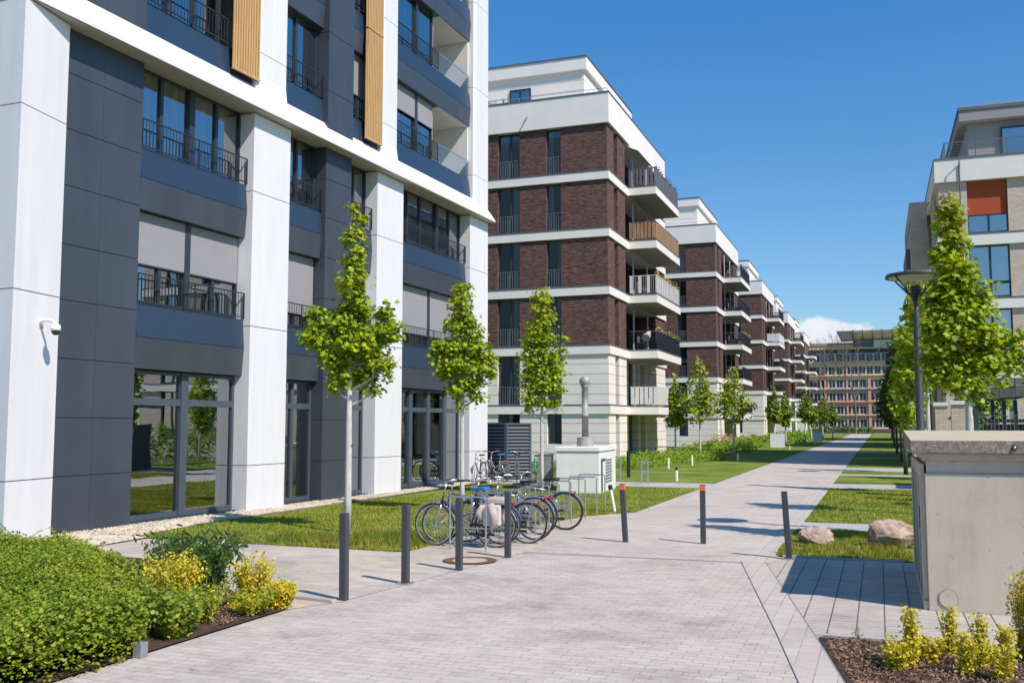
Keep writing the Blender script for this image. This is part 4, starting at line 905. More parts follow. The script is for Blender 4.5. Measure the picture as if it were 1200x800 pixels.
def bare_tree(label, base_, h, seed):
    rr = random.Random(seed); T = empty('bare_tree', (base_[0], base_[1], 0), 0, label, 'tree', 'bare brown trees before the far building'); mb = MB()
    def br(p, d, L, r, dep):
        q = p+d*L; mb.tube([tuple(p), tuple((p+q)/2+Vector((rr.uniform(-.1, .1)*L, 0, 0))), tuple(q)], [r, r*.8, r*.55], 5, cap=False)
        if dep == 0: return
        for _ in range(3 if dep > 1 else 4): br(q, (d+Vector((rr.uniform(-.6, .6), rr.uniform(-.6, .6), rr.uniform(0, .35)))).normalized(), L*rr.uniform(.55, .8), r*.55, dep-1)
    br(Vector((0, 0, 0)), Vector((0, 0, 1)), h*.34, .26, 5); mb.build('trunk', 'bark_brown', T)
bare_tree('bare brown tree standing before the middle of the far banded building', (-4.5, 215), 21, 5)
bare_tree('bare thin tree before the left part of the far banded building', (-10.8, 226), 20, 6)
# leafy background masses at the end of the path
for i, (x, y, h, w_, lb, lm) in enumerate([(5, 226, 15, 4.0, 'green tree with brownish top before the right end of the far building', 'far_leaf'),
        (1.8, 150, 10.5, 2.4, 'dark bushy tree at the far right side of the path', 'dark_leaf')]):
    tree(lb, (x, y), h, gen_blobs(h, w_, random.Random(300+i), .2), 1300, .55, 320+i, .2, 'bark_brown', lm, shape=3)

# ------------------------------------------------------------------ hedges and shrubs
def hedge_mesh(name, poly, hgt, n, ls, mat, seed, label, cat='shrub', group=None, kind=None, base_mat='soil', stemmy=False):
    rr = random.Random(seed); xs = [p[0] for p in poly]; ys = [p[1] for p in poly]
    def inside(x, y):
        c = False; j = len(poly)-1
        for i in range(len(poly)):
            if (poly[i][1] > y) != (poly[j][1] > y) and x < (poly[j][0]-poly[i][0])*(y-poly[i][1])/(poly[j][1]-poly[i][1])+poly[i][0]: c = not c
            j = i
        return c
    def edge(x, y):
        m = 9
        for i in range(len(poly)):
            a = Vector(poly[i]); b = Vector(poly[(i+1) % len(poly)]); p = Vector((x, y)); t = max(0, min(1, (p-a).dot(b-a)/(b-a).length_squared)); m = min(m, (a+(b-a)*t-p).length)
        return m
    def top_(x, y):
        e = min(1, (edge(x, y)+(.24 if x > -6.8 else .02))/(hgt*.9)); return (1-.42*max(0, min(1, (y-7.5)/4)) if name == 'shrub_bed' else 1)*hgt*(sqrt(max(0, 1-(1-e)**2))*.85+.1)*(.80+.62*noise.noise(Vector((x*1.1, y*1.1, seed)))+.36*noise.noise(Vector((x*3.3, y*3.3, seed))))
    mb = MB(); k = 0; tries = 0
    while k < n and tries < n*6:
        tries += 1; x = rr.uniform(min(xs), max(xs)); y = rr.uniform(min(ys), max(ys))
        if not inside(x, y): continue
        t = top_(x, y); z = t*(1-rr.random()**2*.75) + rr.gauss(0, .02)
        if edge(x, y) < .30: z = t*rr.random()**.7
        leaf(mb, Vector((x, y, max(.02, z))), rr, ls*rr.uniform(.6, 1.35), Vector((rr.gauss(0, .5), rr.gauss(-.15, .5), .9)), 3 if ls < .06 else 0); k += 1
    o = mb.build(name, mat); tag(o, label, cat, group, kind)
    return o, top_, inside
shrub_poly = [(-5.99, 4.0), (-5.99, 7.0), (-6.35, 7.5), (-7.1, 8.0), (-8.2, 8.8), (-9.0, 9.9), (-9.9, 11.2), (-11.2, 11.9), (-13.5, 12.2), (-15.5, 12.2), (-15, 9), (-12, 6), (-9, 4.0)]
o, top_f, ins_f = hedge_mesh('shrub_bed', shrub_poly, .62, 150000, .030, 'shrub_leaf', 1, None, None, None, 'stuff')
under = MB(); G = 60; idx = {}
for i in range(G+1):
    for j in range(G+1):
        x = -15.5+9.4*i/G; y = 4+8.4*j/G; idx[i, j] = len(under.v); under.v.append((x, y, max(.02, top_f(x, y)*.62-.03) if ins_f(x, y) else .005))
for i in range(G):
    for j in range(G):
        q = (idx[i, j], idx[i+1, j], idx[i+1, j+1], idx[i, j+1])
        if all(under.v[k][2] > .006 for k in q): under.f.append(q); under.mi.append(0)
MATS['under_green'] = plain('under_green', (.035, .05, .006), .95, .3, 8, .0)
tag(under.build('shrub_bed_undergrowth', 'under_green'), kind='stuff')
# arching twigs along the top of the shrub bed
def sprig_plant(name, label, base_, h, w_, nst, ls, mat, seed, group=None, cat='plant', dens=26, shape=0, lean=.35, stemm='bark_brown'):
    rr = random.Random(seed); T = empty(name, (base_[0], base_[1], 0), 0, label, cat, group); st = MB(); lv = MB()
    for i in range(nst):
        a = rr.uniform(0, 2*pi); r0 = rr.uniform(0, w_*.35); tip = Vector((cos(a)*rr.uniform(.2, 1)*w_, sin(a)*rr.uniform(.2, 1)*w_, h*rr.uniform(.6, 1)))
        b0 = Vector((cos(a)*r0, sin(a)*r0, 0)); mid = b0.lerp(tip, .5)+Vector((0, 0, h*.08))
        st.tube([tuple(b0), tuple(mid), tuple(tip)], [.005, .003, .0015], 4, cap=False)
        L = int(dens*tip.length/h*(2.3 if mat == 'yellow_leaf' else 1))
        for k in range(L):
            f = .04+.96*k/L; p = (b0*(1-f)**2+mid*2*f*(1-f)+tip*f*f)
            leaf(lv, p+Vector((rr.gauss(0, ls*.75), rr.gauss(0, ls*.75), rr.gauss(0, ls*.4))), rr, ls*rr.uniform(.6, 1.25), Vector((rr.gauss(0, .6), rr.gauss(-.2, .6), .7)) if shape != 2 else Vector((rr.gauss(0, 1), rr.gauss(0, 1), .15)), shape)
    s = st.build('stem', stemm, T); lv.build('foliage', mat, T); return T
rr = random.Random(9)
tw = MB(); 
for i in range(260):
    x = rr.uniform(-14.5, -6.3); y = rr.uniform(6.5, 12.3)
    if not ins_f(x, y): continue
    z = top_f(x, y); a = rr.uniform(0, 2*pi)
    for k in range(9): leaf(tw, Vector((x+cos(a)*k*.03, y+sin(a)*k*.03, z+.02+.022*k-.0012*k*k)), rr, .034, None, 3)
tag(tw.build('shrub_bed_twigs', 'shrub_leaf'), kind='stuff')
GY = 'golden leaved bushes in the planting beds'
sprig_plant('golden_bush', 'golden leaved bush at the front of the laurel, middle of the left bed', (-7.0, 8.65), .66, .36, 50, .04, 'yellow_leaf', 21, GY, 'bush', 34)
sprig_plant('golden_bush', 'golden leaved bush at the pointed right tip of the left bed', (-6.55, 9.35), .60, .30, 38, .04, 'yellow_leaf', 22, GY, 'bush', 34)
sprig_plant('golden_bush', 'thin golden bush between the green shrubs and the laurel', (-7.75, 9.35), .55, .30, 22, .04, 'yellow_leaf', 23, GY, 'bush', 26)
sprig_plant('laurel_bush', 'dark green laurel with long upright leaves in the left bed', (-7.75, 10.0), .74, .66, 110, .11, 'laurel_leaf', 24, None, 'bush', 18, 2)
sprig_plant('laurel_bush', 'smaller laurel clump leaning left behind the thin golden bush', (-8.6, 10.5), .60, .42, 40, .10, 'laurel_leaf', 25, None, 'bush', 15, 2)
for i, (x, y, h, lb) in enumerate([(-6.45, 8.35, .40, 'yellow green bush at the edge of the paving, left of the golden bush'), (-7.35, 8.55, .50, 'yellow green bush where the green shrubs meet the golden ones'), (-6.28, 8.95, .26, 'low yellow green plant along the paving edge near the tip'), (-6.2, 9.35, .30, 'small golden bush at the very tip of the left bed')]):
    sprig_plant('golden_bush', lb, (x, y), h, .34 if i < 3 else .22, 34, .036, 'lime_leaf' if i < 3 else 'yellow_leaf', 60+i, GY, 'bush', 60)
for i, (x, y) in enumerate([(-6.3, 7.75), (-6.75, 8.05), (-7.5, 8.75), (-8.2, 9.5)]):
    sprig_plant('green_bush', ['small green bush at the paving edge behind the metal stub', 'green bush just left of the front golden bush', 'green bush between the hedge mass and the laurel', 'rear green bush beside the smaller laurel clump'][i], (x, y), .42, .36, 40, .036, 'shrub_leaf', 80+i, 'loose green bushes in the left bed', 'bush', 55, 3)
sprig_plant('low_plant', 'low green plant along the paving in front of the laurel', (-6.75, 8.75), .22, .35, 20, .05, 'shrub_leaf', 26, None, 'plant', 14, 3)
YB = [(.08, 8.75, .26, .16, 14, 'low golden bush, leftmost in the mulch bed'),
      (.20, 8.95, .52, .07, 14, 'golden bush with one tall narrow spike in the mulch bed'),
      (.36, 9.15, .24, .14, 9, 'sprawling low golden sprigs right of the tall spike'),
      (.52, 9.45, .44, .06, 10, 'slim golden sprig against the paving edge in the mulch bed'),
      (.60, 8.75, .36, .09, 12, 'forked golden bush near the middle of the mulch bed'),
      (.72, 9.05, .50, .06, 10, 'single upright golden spike behind the forked bush'),
      (.84, 8.65, .30, .12, 11, 'loose golden bush at the bottom right of the mulch bed'),
      (.95, 9.3, .34, .09, 9, 'airy golden bush before the tall golden ones'),
      (1.10, 9.55, .84, .12, 20, 'tallest golden bush in the mulch bed, before the concrete box'),
      (1.34, 9.35, .90, .16, 22, 'golden bush at the right edge of the picture')]
for i, (x, y, h, w_, n, lb) in enumerate(YB): sprig_plant('golden_bush', lb, (x, y), h, w_, n, .036, 'yellow_leaf', 30+i, GY, 'bush', 36)
sprig_plant('seedling', 'tiny green seedling by the kerb at the left corner of the mulch bed', (-.22, 9.7), .16, .07, 5, .03, 'shrub_leaf', 50, None, 'plant', 7)
sprig_plant('seedling', 'tiny green seedling in the mulch at the bottom left', (-.12, 8.95), .10, .08, 5, .03, 'shrub_leaf', 51, None, 'plant', 6)
# hedges by the clinker blocks
HG = 'low hedges at the foot of the clinker blocks'
hedge_mesh('hedge', [(-12.2, 42), (-10.0, 41), (-9.2, 47.5), (-7.9, 55), (-8.4, 58), (-11.5, 58)], .62, 5200, .13, 'hedge_leaf', 3, 'bright green hedge at the foot of the nearest clinker block', 'hedge', HG)
hedge_mesh('hedge', [(-12.5, 64), (-9.5, 62), (-8.6, 70), (-9.0, 80), (-12.5, 80)], .8, 3600, .17, 'hedge_leaf', 4, 'green hedge between the first and second clinker blocks', 'hedge', HG)
hedge_mesh('hedge', [(-12.5, 84), (-9.5, 84), (-9.0, 100), (-12.5, 100)], .95, 2600, .22, 'hedge_leaf', 5, 'green hedge behind the nearer white board', 'hedge', HG)
hedge_mesh('hedge', [(-12, 104), (-8.0, 104), (-7.5, 150), (-12, 150)], 1.1, 3200, .3, 'hedge_leaf', 6, 'long distant hedge behind the farther white board', 'hedge', HG)
hedge_mesh('flower_shrub', [(-12.2, 73), (-10.6, 73), (-10.6, 84), (-12.2, 84)], 1.5, 1500, .16, 'pink_bloom', 7, 'pinkish flowering shrub before the second clinker block', 'shrub')
hedge_mesh('flower_shrub', [(-12.9, 38.5), (-11.4, 38.5), (-11.4, 44), (-12.9, 44)], 1.0, 1300, .12, 'hedge_leaf', 8, 'small shrub with pale blossom left of the white box', 'shrub')
hedge_mesh('hedge', [(-16, 216), (-1, 216), (-1, 220), (-16, 220)], 2.0, 1500, .5, 'dark_leaf', 9, 'dark low hedge in front of the far banded building', 'hedge')
hedge_mesh('hedge', [(6.2, 16), (8.2, 16), (8.2, 46), (6.2, 46)], 2.6, 9000, .2, 'hedge_leaf', 12, 'tall green hedge along the right, mirrored in the ground floor glass', 'hedge')
hedge_mesh('hedge', [(2.4, 26), (5.5, 26), (5.5, 28), (2.4, 28)], 2.0, 2600, .12, 'hedge_leaf', 10, 'green climber hedge behind the mesh fence on the right', 'hedge')

# ------------------------------------------------------------------ grass, stones, bark
def scatter(name, mat, regions, fn, seed):
    rr = random.Random(seed); mb = MB()
    for poly, n in regions:
        xs = [p[0] for p in poly]; ys = [p[1] for p in poly]; k = 0
        while k < n:
            x = rr.uniform(min(xs), max(xs)); y = rr.uniform(min(ys), max(ys)); c = False; j = len(poly)-1
            for i in range(len(poly)):
                if (poly[i][1] > y) != (poly[j][1] > y) and x < (poly[j][0]-poly[i][0])*(y-poly[i][1])/(poly[j][1]-poly[i][1])+poly[i][0]: c = not c
                j = i
            if c: fn(mb, x, y, rr); k += 1
    return tag(mb.build(name, mat), kind='stuff')
def blade(mb, x, y, rr):
    dens = noise.noise(Vector((x*.9, y*.9, 3)))
    if noise.noise(Vector((x*1.3, y*1.3, 8))) > .22 and rr.random() < .75: return
    h = rr.uniform(.02, .055)*(1.35 if dens > .1 else .85); o = len(mb.v); a = rr.uniform(0, pi); w_ = rr.uniform(.008, .016)
    lx, ly = rr.gauss(0, .02), rr.gauss(0, .02)
    mb.v += [(x-cos(a)*w_, y-sin(a)*w_, .008), (x+cos(a)*w_, y+sin(a)*w_, .008), (x+lx, y+ly, .01+h)]; mb.f.append((o, o+1, o+2)); mb.mi.append(0)
scatter('grass', 'grass_blade', [([(-12.5, 14.3), (-7.05, 14.1), (-6.95, 14.5), (-7.1, 16.3), (-6.55, 17.8), (-6.0, 20.9), (-5.25, 22.3), (-5.25, 24), (-12.5, 24)], 52000),
                                ([(-12.2, 24), (-5.28, 24), (-5.28, 31), (-12.2, 31)], 14000), ([(-1.47, 15.62), (.4, 15.62), (.4, 19.5), (-1.47, 19.5)], 26000),
                                ([(-1.47, 21), (2, 21), (2, 32.4), (-1.47, 32.4)], 16000)], blade, 1)
def edge_blade(mb, x, y, rr):
    for _ in range(3): blade(mb, x, y, rr)
scatter('grass_edge', 'grass_blade', [([(-7.05, 14.02), (-13, 14.12), (-13, 14.3), (-7.05, 14.2)], 2600), ([(-1.47, 15.60), (.33, 15.60), (.33, 15.72), (-1.47, 15.72)], 1600),
                                     ([(-7.28, 14.4), (-7.0, 14.4), (-7.15, 16.3), (-7.4, 16.3)], 900), ([(-1.52, 15.6), (-1.44, 15.6), (-1.44, 19.5), (-1.52, 19.5)], 700)], edge_blade, 2)
def tuft(mb, x, y, rr):
    for _ in range(8):
        o = len(mb.v); a = rr.uniform(0, 2*pi); h = rr.uniform(.08, .17); l = rr.uniform(.02, .09); w_ = .008
        bx_, by = x+rr.gauss(0, .03), y+rr.gauss(0, .03)
        mb.v += [(bx_-w_, by, .01), (bx_+w_, by, .01), (bx_+cos(a)*l, by+sin(a)*l, h)]; mb.f.append((o, o+1, o+2)); mb.mi.append(0)
scatter('grass_tufts', 'grass_blade', [([(-8.6, 14.3), (-7.1, 14.3), (-7.2, 16), (-8.8, 16)], 260), ([(-9.9, 14.4), (-8.6, 14.3), (-8.6, 15.2), (-9.9, 15.3)], 150), ([(-1.2, 15.9), (.3, 15.7), (.3, 16.9), (-.9, 16.9)], 170)], tuft, 3)
def stone(mb, x, y, rr):
    s = rr.uniform(.014, .034); o = len(mb.v); c = Vector((x, y, .02+s*.4)); P = [(1, 0, 0), (-1, 0, 0), (0, 1, 0), (0, -1, 0), (0, 0, .7), (0, 0, -.5)]
    a = rr.uniform(0, pi); 
    for p in P: mb.v.append((c.x+(p[0]*cos(a)-p[1]*sin(a))*s*rr.uniform(.8, 1.3), c.y+(p[0]*sin(a)+p[1]*cos(a))*s*rr.uniform(.8, 1.3), c.z+p[2]*s))
    for f in ((0, 2, 4), (2, 1, 4), (1, 3, 4), (3, 0, 4)): mb.f.append(tuple(o+i for i in f)); mb.mi.append(0)
scatter('gravel', 'stone_chip', [([(-13.9, 13.4), (-13.3, 13.0), (-12.4, 14.3), (-12.75, 16.5), (-12.9, 24), (-14.1, 24)], 7500), ([(-13.6, 12.4), (-12.0, 12.4), (-12.1, 14.1), (-13.4, 14.1)], 3500), ([(-13.6, 24), (-12.8, 24), (-12.75, 33.5), (-13.5, 33.5)], 2500)], stone, 4)
def chip(mb, x, y, rr): leaf(mb, Vector((x, y, .02+rr.random()*.03)), rr, rr.uniform(.02, .055), Vector((rr.gauss(0, .5), rr.gauss(0, .5), 1)), 2)
scatter('bark_mulch', 'bark_chip', [([(-.55, 9.80), (-.27, 8.2), (.06, 6.5), (2.6, 6.5), (2.6, 9.80)], 15000), ([(-6.15, 8.2), (-6.12, 9.2), (-7.3, 10.0), (-7.6, 9.6), (-7, 8.6)], 1800)], chip, 5)

# ------------------------------------------------------------------ bollards
def bollard(label, x, y, orange=False, group='grey square bollards along the paving edge', lean=(0, 0), plate=True, h=.985):
    T = empty('bollard', (x, y, 0), 0, label, 'bollard', group); T.rotation_euler = (lean[0], lean[1], 0)
    hw = .042
    MB().box(-hw, hw, -hw, hw, 0, h-(.10 if orange else 0)).build('post', 'bollard_grey', T, bevel=.004)
    if orange: MB().box(-hw-.002, hw+.002, -hw-.002, hw+.002, h-.098, h-.012).build('band', 'orange_paint', T, bevel=.003)
    if orange: MB().box(-hw, hw, -hw, hw, h-.011, h).build('cap', 'bollard_grey', T)
    if plate:
        p = MB().box(-.09, .09, -.09, .09, .0, .018)
        for a in (-1, 1):
            for b in (-1, 1): p.lathe([(.012, .018), (.012, .032)], 6, (a*.068, b*.068))
        p.build('base_plate', 'galvanised', T)
    return T
bollard('grey square bollard nearest the camera, in front of the tall maple', -5.78, 10.02, lean=(0, -.01), plate=False)
bollard('grey square bollard on a base plate, second along the paving edge', -5.64, 11.30)
bollard('grey square bollard standing by the round manhole ring', -5.47, 12.6, plate=False)
bollard('grey square bollard in front of the bicycle wheels', -5.30, 14.05, plate=False)
bollard('bollard with an orange top, leaning a little, left one on the path', -4.10, 16.55, True, 'grey bollards with orange tops across the path', lean=(.02, -.05), plate=False)
bollard('bollard with an orange top, upright, right one on the path', -2.82, 16.78, True, 'grey bollards with orange tops across the path', plate=False)
bollard('grey square bollard on a base plate by the lawn and small boulder', -1.31, 15.33, lean=(0, -.05), h=1.0)
# short stub at the edge of the shrub bed
tag(MB().box(-.045, .045, -.045, .045, 0, .13).build('stub_post', 'util_grey', bevel=.006, loc=(-6.03, 7.0, 0)), 'short square metal stub at the edge of the green shrubs', 'post')
# manhole ring
mh = empty('manhole_cover', (-5.68, 13.48, .006), 0, 'round manhole with a rusty ring and paved infill between the bollards', 'manhole')
o = MB(); n = 40
for i in range(n):
    a, b = 2*pi*i/n, 2*pi*(i+1)/n; o.add([(.26*cos(a), .26*sin(a), .012), (.40*cos(a), .40*sin(a), .012), (.40*cos(b), .40*sin(b), .012), (.26*cos(b), .26*sin(b), .012)], [(0, 1, 2, 3)])
o.build('ring', 'rust', mh); MB().sheet([(.258*cos(2*pi*i/n), .258*sin(2*pi*i/n)) for i in range(n)], .010).build('infill', 'paving_tan', mh)

# ------------------------------------------------------------------ bike racks
def rack(label, x, y, w_=.62, h=.85):
    T = MB().tube([(-w_/2, 0, 0), (-w_/2, 0, h-.02), (-w_/2+.02, 0, h), (w_/2-.02, 0, h), (w_/2, 0, h-.02), (w_/2, 0, 0)], .0145, 8).tube([(-w_/2, 0, .36), (w_/2, 0, .36)], .012, 6)
    o = T.build('bike_rack', 'galvanised', None, smooth=False, loc=(x, y, 0)); return tag(o, label, 'bike rack', 'galvanised hoop racks beside the path')
RK = ['galvanised hoop rack nearest the camera, in front of the bicycle with the blue saddle cover', 'hoop rack just behind the bicycle with the blue saddle cover', 'hoop rack between the bicycle with the bag and the silver one',
      'hoop rack holding the silver bicycle', 'hoop rack left of the rearmost bicycle wheel', 'hoop rack just behind the rearmost bicycle wheel', 'empty hoop rack, first behind the bicycles', 'empty hoop rack in the middle of the free ones',
      'empty hoop rack, last but one toward the white box', 'empty hoop rack nearest the white box']
for i, (x, y) in enumerate([(-6.17, 14.55), (-6.17, 15.45), (-6.17, 16.1), (-6.17, 16.95), (-6.18, 17.75), (-6.20, 18.45), (-6.22, 19.3), (-6.18, 20.2), (-6.14, 20.95), (-6.22, 21.95)]): rack(RK[i], x, y)

# ------------------------------------------------------------------ bicycles (front wheel toward -x)
def bike(label, loc, rz, frame='bike_dark', rim='chrome', r=.345, lowstep=False, basket=False, bar='chrome', cover=None, bag=False, tilt=0., group='bicycles parked at the hoop racks', light='amber'):
    T = empty('bicycle', loc, rz, label, 'bicycle', group); T.rotation_euler = (tilt, 0, rz)
    wb = 1.06; F_ = Vector((-wb/2, 0, r)); Rr = Vector((wb/2, 0, r))
    for nm, c in (('front_wheel', F_), ('rear_wheel', Rr)):
        w_ = MB(); w_.torus(c, r-.032, .011, n=40, m=6)
        w_.tube([(c.x, -.045, c.z), (c.x, .045, c.z)], .02, 8)
        wo = w_.build(nm, rim, T)
        MB().torus(c, r-.014, .0155, n=40, m=8).build('tyre', 'rubber', wo, smooth=True)
        sp = MB()
        for k in range(24):
            a = 2*pi*k/24; q = c+Vector((cos(a)*(r-.035), 0, sin(a)*(r-.035))); p = c+Vector((cos(a+.9)*.018, (.03 if k % 2 else -.03), sin(a+.9)*.018)); sp.tube([tuple(p), tuple(q)], .0018, 3, cap=False)
        sp.build('spokes', 'chrome', wo)
        MB().torus(c, r+.014, .011, n=24, m=5, a0=radians(15 if nm == 'rear_wheel' else 20), a1=radians(185 if nm == 'rear_wheel' else 150)).build('mudguard', frame if not cover else 'bike_silver', T)
        MB().tube([(c.x+.12, -.012, c.z+.16), (c.x+.12, .012, c.z+.16)], .022, 6).build('reflector', 'amber', wo)
    bb = Vector((.10, 0, .29)); st = Vector((.24, 0, .80)); hd = Vector((-.36, 0, .86)); hb = Vector((-.395, 0, .70)); fr = MB()
    tt = st+(bb-st)*(.45 if lowstep else .12)
    fr.tube([bb, st], .016, 8); fr.tube([hd+Vector((-.0, 0, 0)), hb], .019, 8)
    if lowstep: fr.tube([hb+Vector((.01, 0, .06)), (-.12, 0, .48), tt], .014, 8); fr.tube([hb, (-.14, 0, .36), bb], .016, 8)
    else: fr.tube([hd+Vector((-.01, 0, -.03)), tt], .014, 8); fr.tube([hb, bb], .017, 8)
    for s in (-1, 1):
        fr.tube([bb+Vector((0, s*.03, 0)), Rr+Vector((0, s*.055, 0))], .009, 6); fr.tube([st+Vector((-.02, s*.02, -.08)), Rr+Vector((0, s*.055, 0))], .008, 6)
    fr.build('frame', frame, T, smooth=True)
    fk = MB()
    for s in (-1, 1): fk.tube([hb+Vector((0, s*.035, -.02)), hb+Vector((-.06, s*.045, -.2)), F_+Vector((0, s*.05, 0))], [.013, .011, .008], 6)
    fk.tube([hd, hd+Vector((.04, 0, .14))], .013, 8); fk.build('fork', bar if frame != 'bike_silver' else frame, T, smooth=True)
    hbp = hd+Vector((.04, 0, .15)); h_ = MB()
    h_.tube([hbp+Vector((-.03, 0, 0)), hbp+Vector((-.05, .08, .02)), hbp+Vector((.04, .22, .06)), hbp+Vector((.20, .28, .04))], .011, 6).tube([hbp+Vector((-.03, 0, 0)), hbp+Vector((-.05, -.08, .02)), hbp+Vector((.04, -.22, .06)), hbp+Vector((.20, -.28, .04))], .011, 6)
    ho = h_.build('handlebar', bar, T, smooth=True)
    MB().tube([hbp+Vector((.12, .26, .05)), hbp+Vector((.23, .285, .036))], .017, 8).tube([hbp+Vector((.12, -.26, .05)), hbp+Vector((.23, -.285, .036))], .017, 8).build('grips', 'rubber', ho)
    MB().tube([hbp+Vector((0, .14, .04)), hbp+Vector((-.10, .18, .0))], .007, 5).tube([hbp+Vector((0, -.14, .04)), hbp+Vector((-.10, -.18, .0))], .007, 5).build('brake_lever', 'chrome', ho)
    sp = st+Vector((.035, 0, .14)); MB().tube([st, sp], .012, 6).build('seat_post', 'chrome', T)
    s_ = MB(); pts = [(-.15, .02), (-.05, .035), (.04, .07), (.10, .085), (.13, .05)]; n = len(pts)
    vs = [(sp.x+x, -w2, sp.z+.035+.01*(x > .05)) for x, w2 in pts]+[(sp.x+x, w2, sp.z+.035+.01*(x > .05)) for x, w2 in reversed(pts)]
    k = len(vs); s_.add(vs+[(v[0], v[1]*1.12, v[2]-.05) for v in vs], [tuple(range(k)), tuple(range(2*k-1, k-1, -1))]+[(i, k+i, k+(i+1) % k, (i+1) % k) for i in range(k)])
    so_ = s_.build('saddle', 'black_plastic' if not cover else cover, T, bevel=.012)
    so_.scale = (1.12, 1.35 if cover else 1.15, 1.0); so_.location = (-.03, 0, 0)
    cr = MB().torus((bb.x, -.05, bb.z), .085, .006, n=24, m=5).tube([(bb.x, -.05, bb.z), (bb.x-.06, -.07, bb.z-.15)], .009, 5).tube([(bb.x, .05, bb.z), (bb.x+.06, .07, bb.z+.15)], .009, 5)
    cr.box(bb.x-.11, bb.x-.02, -.16, -.075, bb.z-.16, bb.z-.14).box(bb.x+.02, bb.x+.11, .075, .16, bb.z+.14, bb.z+.16); cr.build('crankset', 'chrome', T)
    MB().box(bb.x, Rr.x, -.062, -.05, bb.z+.06, bb.z+.10).box(bb.x, Rr.x, -.062, -.05, bb.z-.09, bb.z-.05).build('chain_guard', 'black_plastic', T)
    rk = MB()
    for s in (-1, 1): rk.tube([(st.x+.02, s*.05, r+.37), (Rr.x+.2, s*.06, r+.37)], .006, 5).tube([(Rr.x+.12, s*.06, r+.37), (Rr.x, s*.06, r)], .005, 5)
    for i in range(4): rk.tube([(Rr.x-.15+i*.1, -.06, r+.37), (Rr.x-.15+i*.1, .06, r+.37)], .004, 4)
    ro = rk.build('rear_carrier', 'bike_silver', T); MB().box(Rr.x+.19, Rr.x+.215, -.04, .04, r+.32, r+.37).build('tail_light', 'red_plastic', ro)
    MB().tube([(hb.x-.02, 0, hb.z+.02), (hb.x-.09, 0, hb.z+.02)], [.025, .035], 8).build('headlamp', 'chrome', T)
    MB().tube([(.16, .05, .28), (.30, .14, .01)], .007, 5).build('kickstand', 'chrome', T)
    if basket: MB().box(-.66, -.42, -.15, .15, .78, .98).build('basket', 'metal_dark', T)
    if bag:
        b = MB().box(.36, .66, -.17, -.075, r+.02, r+.36).box(.36, .66, .075, .17, r+.02, r+.36); bo = b.build('pannier', 'cloth_pale', T, bevel=.03)
        MB().box(.42, .74, -.14, .14, r+.365, r+.47).build('parcel', 'bag_cloth', bo, bevel=.03)
        MB().tube([(.50, -.18, r+.38), (.58, -.21, r+.15), (.52, -.20, r-.06)], [.06, .08, .02], 8).tube([(.36, -.16, r+.36), (.30, -.2, r+.22), (.34, -.19, r+.12)], [.03, .055, .02], 8).build('cloth', 'bag_cloth', bo, smooth=True)
    return T
bike('dark bicycle with a blue saddle cover and pale panniers, nearest the camera', (-6.42, 15.02, 0), radians(4), 'bike_dark', 'chrome', .35, True, False, 'chrome', 'saddle_blue', True, tilt=.03)
bike('silver bicycle with white rims, second from the camera', (-6.18, 16.3, 0), radians(-3), 'bike_silver', 'chrome', .37, False, tilt=-.04)
bike('dark bicycle squeezed between the one with the blue saddle cover and the silver one', (-6.12, 15.72, 0), radians(6), 'bike_dark', 'bike_silver', .34, True, tilt=.05)
bike('dark bicycle farthest back at the racks, its rear wheel standing clear', (-6.17, 18.0, 0), radians(3), 'bike_silver', 'bike_dark', .36, False, tilt=.03)
bike('silver bicycle with a red rear light between the silver and the farthest one', (-6.35, 17.15, 0), radians(-7), 'bike_silver', 'bike_silver', .35, True, tilt=-.05)
bike('violet framed bicycle beside the dark one, half hidden by the bag', (-6.5, 15.45, 0), radians(9), 'purple', 'bike_silver', .33, False, tilt=-.06)
BG = 'bicycles parked before the dark louvred screen'
bike('silver bicycle with pale rims leaning before the dark louvred screen', (-12.65, 32.4, 0), radians(-38), 'bike_silver', 'chrome', .36, True, group=BG, cover='saddle_blue')
bike('dark bicycle left of the silver one before the louvred screen', (-13.0, 31.6, 0), radians(-50), 'bike_dark', 'bike_silver', .36, False, group=BG)
bike('bicycle with yellowish fork at the right end of the louvred screen', (-11.95, 32.6, 0), radians(-70), 'bike_dark', 'chrome', .34, True, group=BG)
bike('bright green bicycle beside the slim maple', (-10.9, 31.6, 0), radians(-62), 'bike_green', 'bike_silver', .34, False, group=BG)

# ------------------------------------------------------------------ louvred screens, kiosk box, cabinets
def louvre(label, p0, p1, h=2.06):
    p0 = Vector(p0); p1 = Vector(p1); L = (p1-p0).length; a = atan2(p1.y-p0.y, p1.x-p0.x)
    T = empty('louvre_screen', (p0.x, p0.y, 0), a, label, 'screen', 'dark louvred bin screens')
    MB().box(0, .07, -.03, .03, 0, h).box(L-.07, L, -.03, .03, 0, h).box(.07, L-.07, -.03, .03, h-.07, h).box(.07, L-.07, -.03, .03, .05, .1).build('frame', 'frame_slate', T)
    s = MB(); n = 15
    for i in range(n):
        z = .12+(h-.22)*i/n; s.add([(.07, -.03, z), (L-.07, -.03, z), (L-.07, .03, z+.085), (.07, .03, z+.085), (.07, -.03, z+.015), (L-.07, -.03, z+.015), (L-.07, .03, z+.1), (.07, .03, z+.1)], [(0, 1, 5, 4), (4, 5, 6, 7), (0, 3, 2, 1), (2, 3, 7, 6), (0, 4, 7, 3), (1, 2, 6, 5)])
    s.box(.07, L-.07, .035, .045, .1, h-.05, 0); s.build('slats', 'louver', T)
louvre('dark louvred screen panel touching the white corner pillar', (-13.9, 33.9), (-12.75, 33.6)); louvre('dark louvred screen panel turned toward the path', (-12.74, 33.6), (-11.95, 34.1), 2.05)
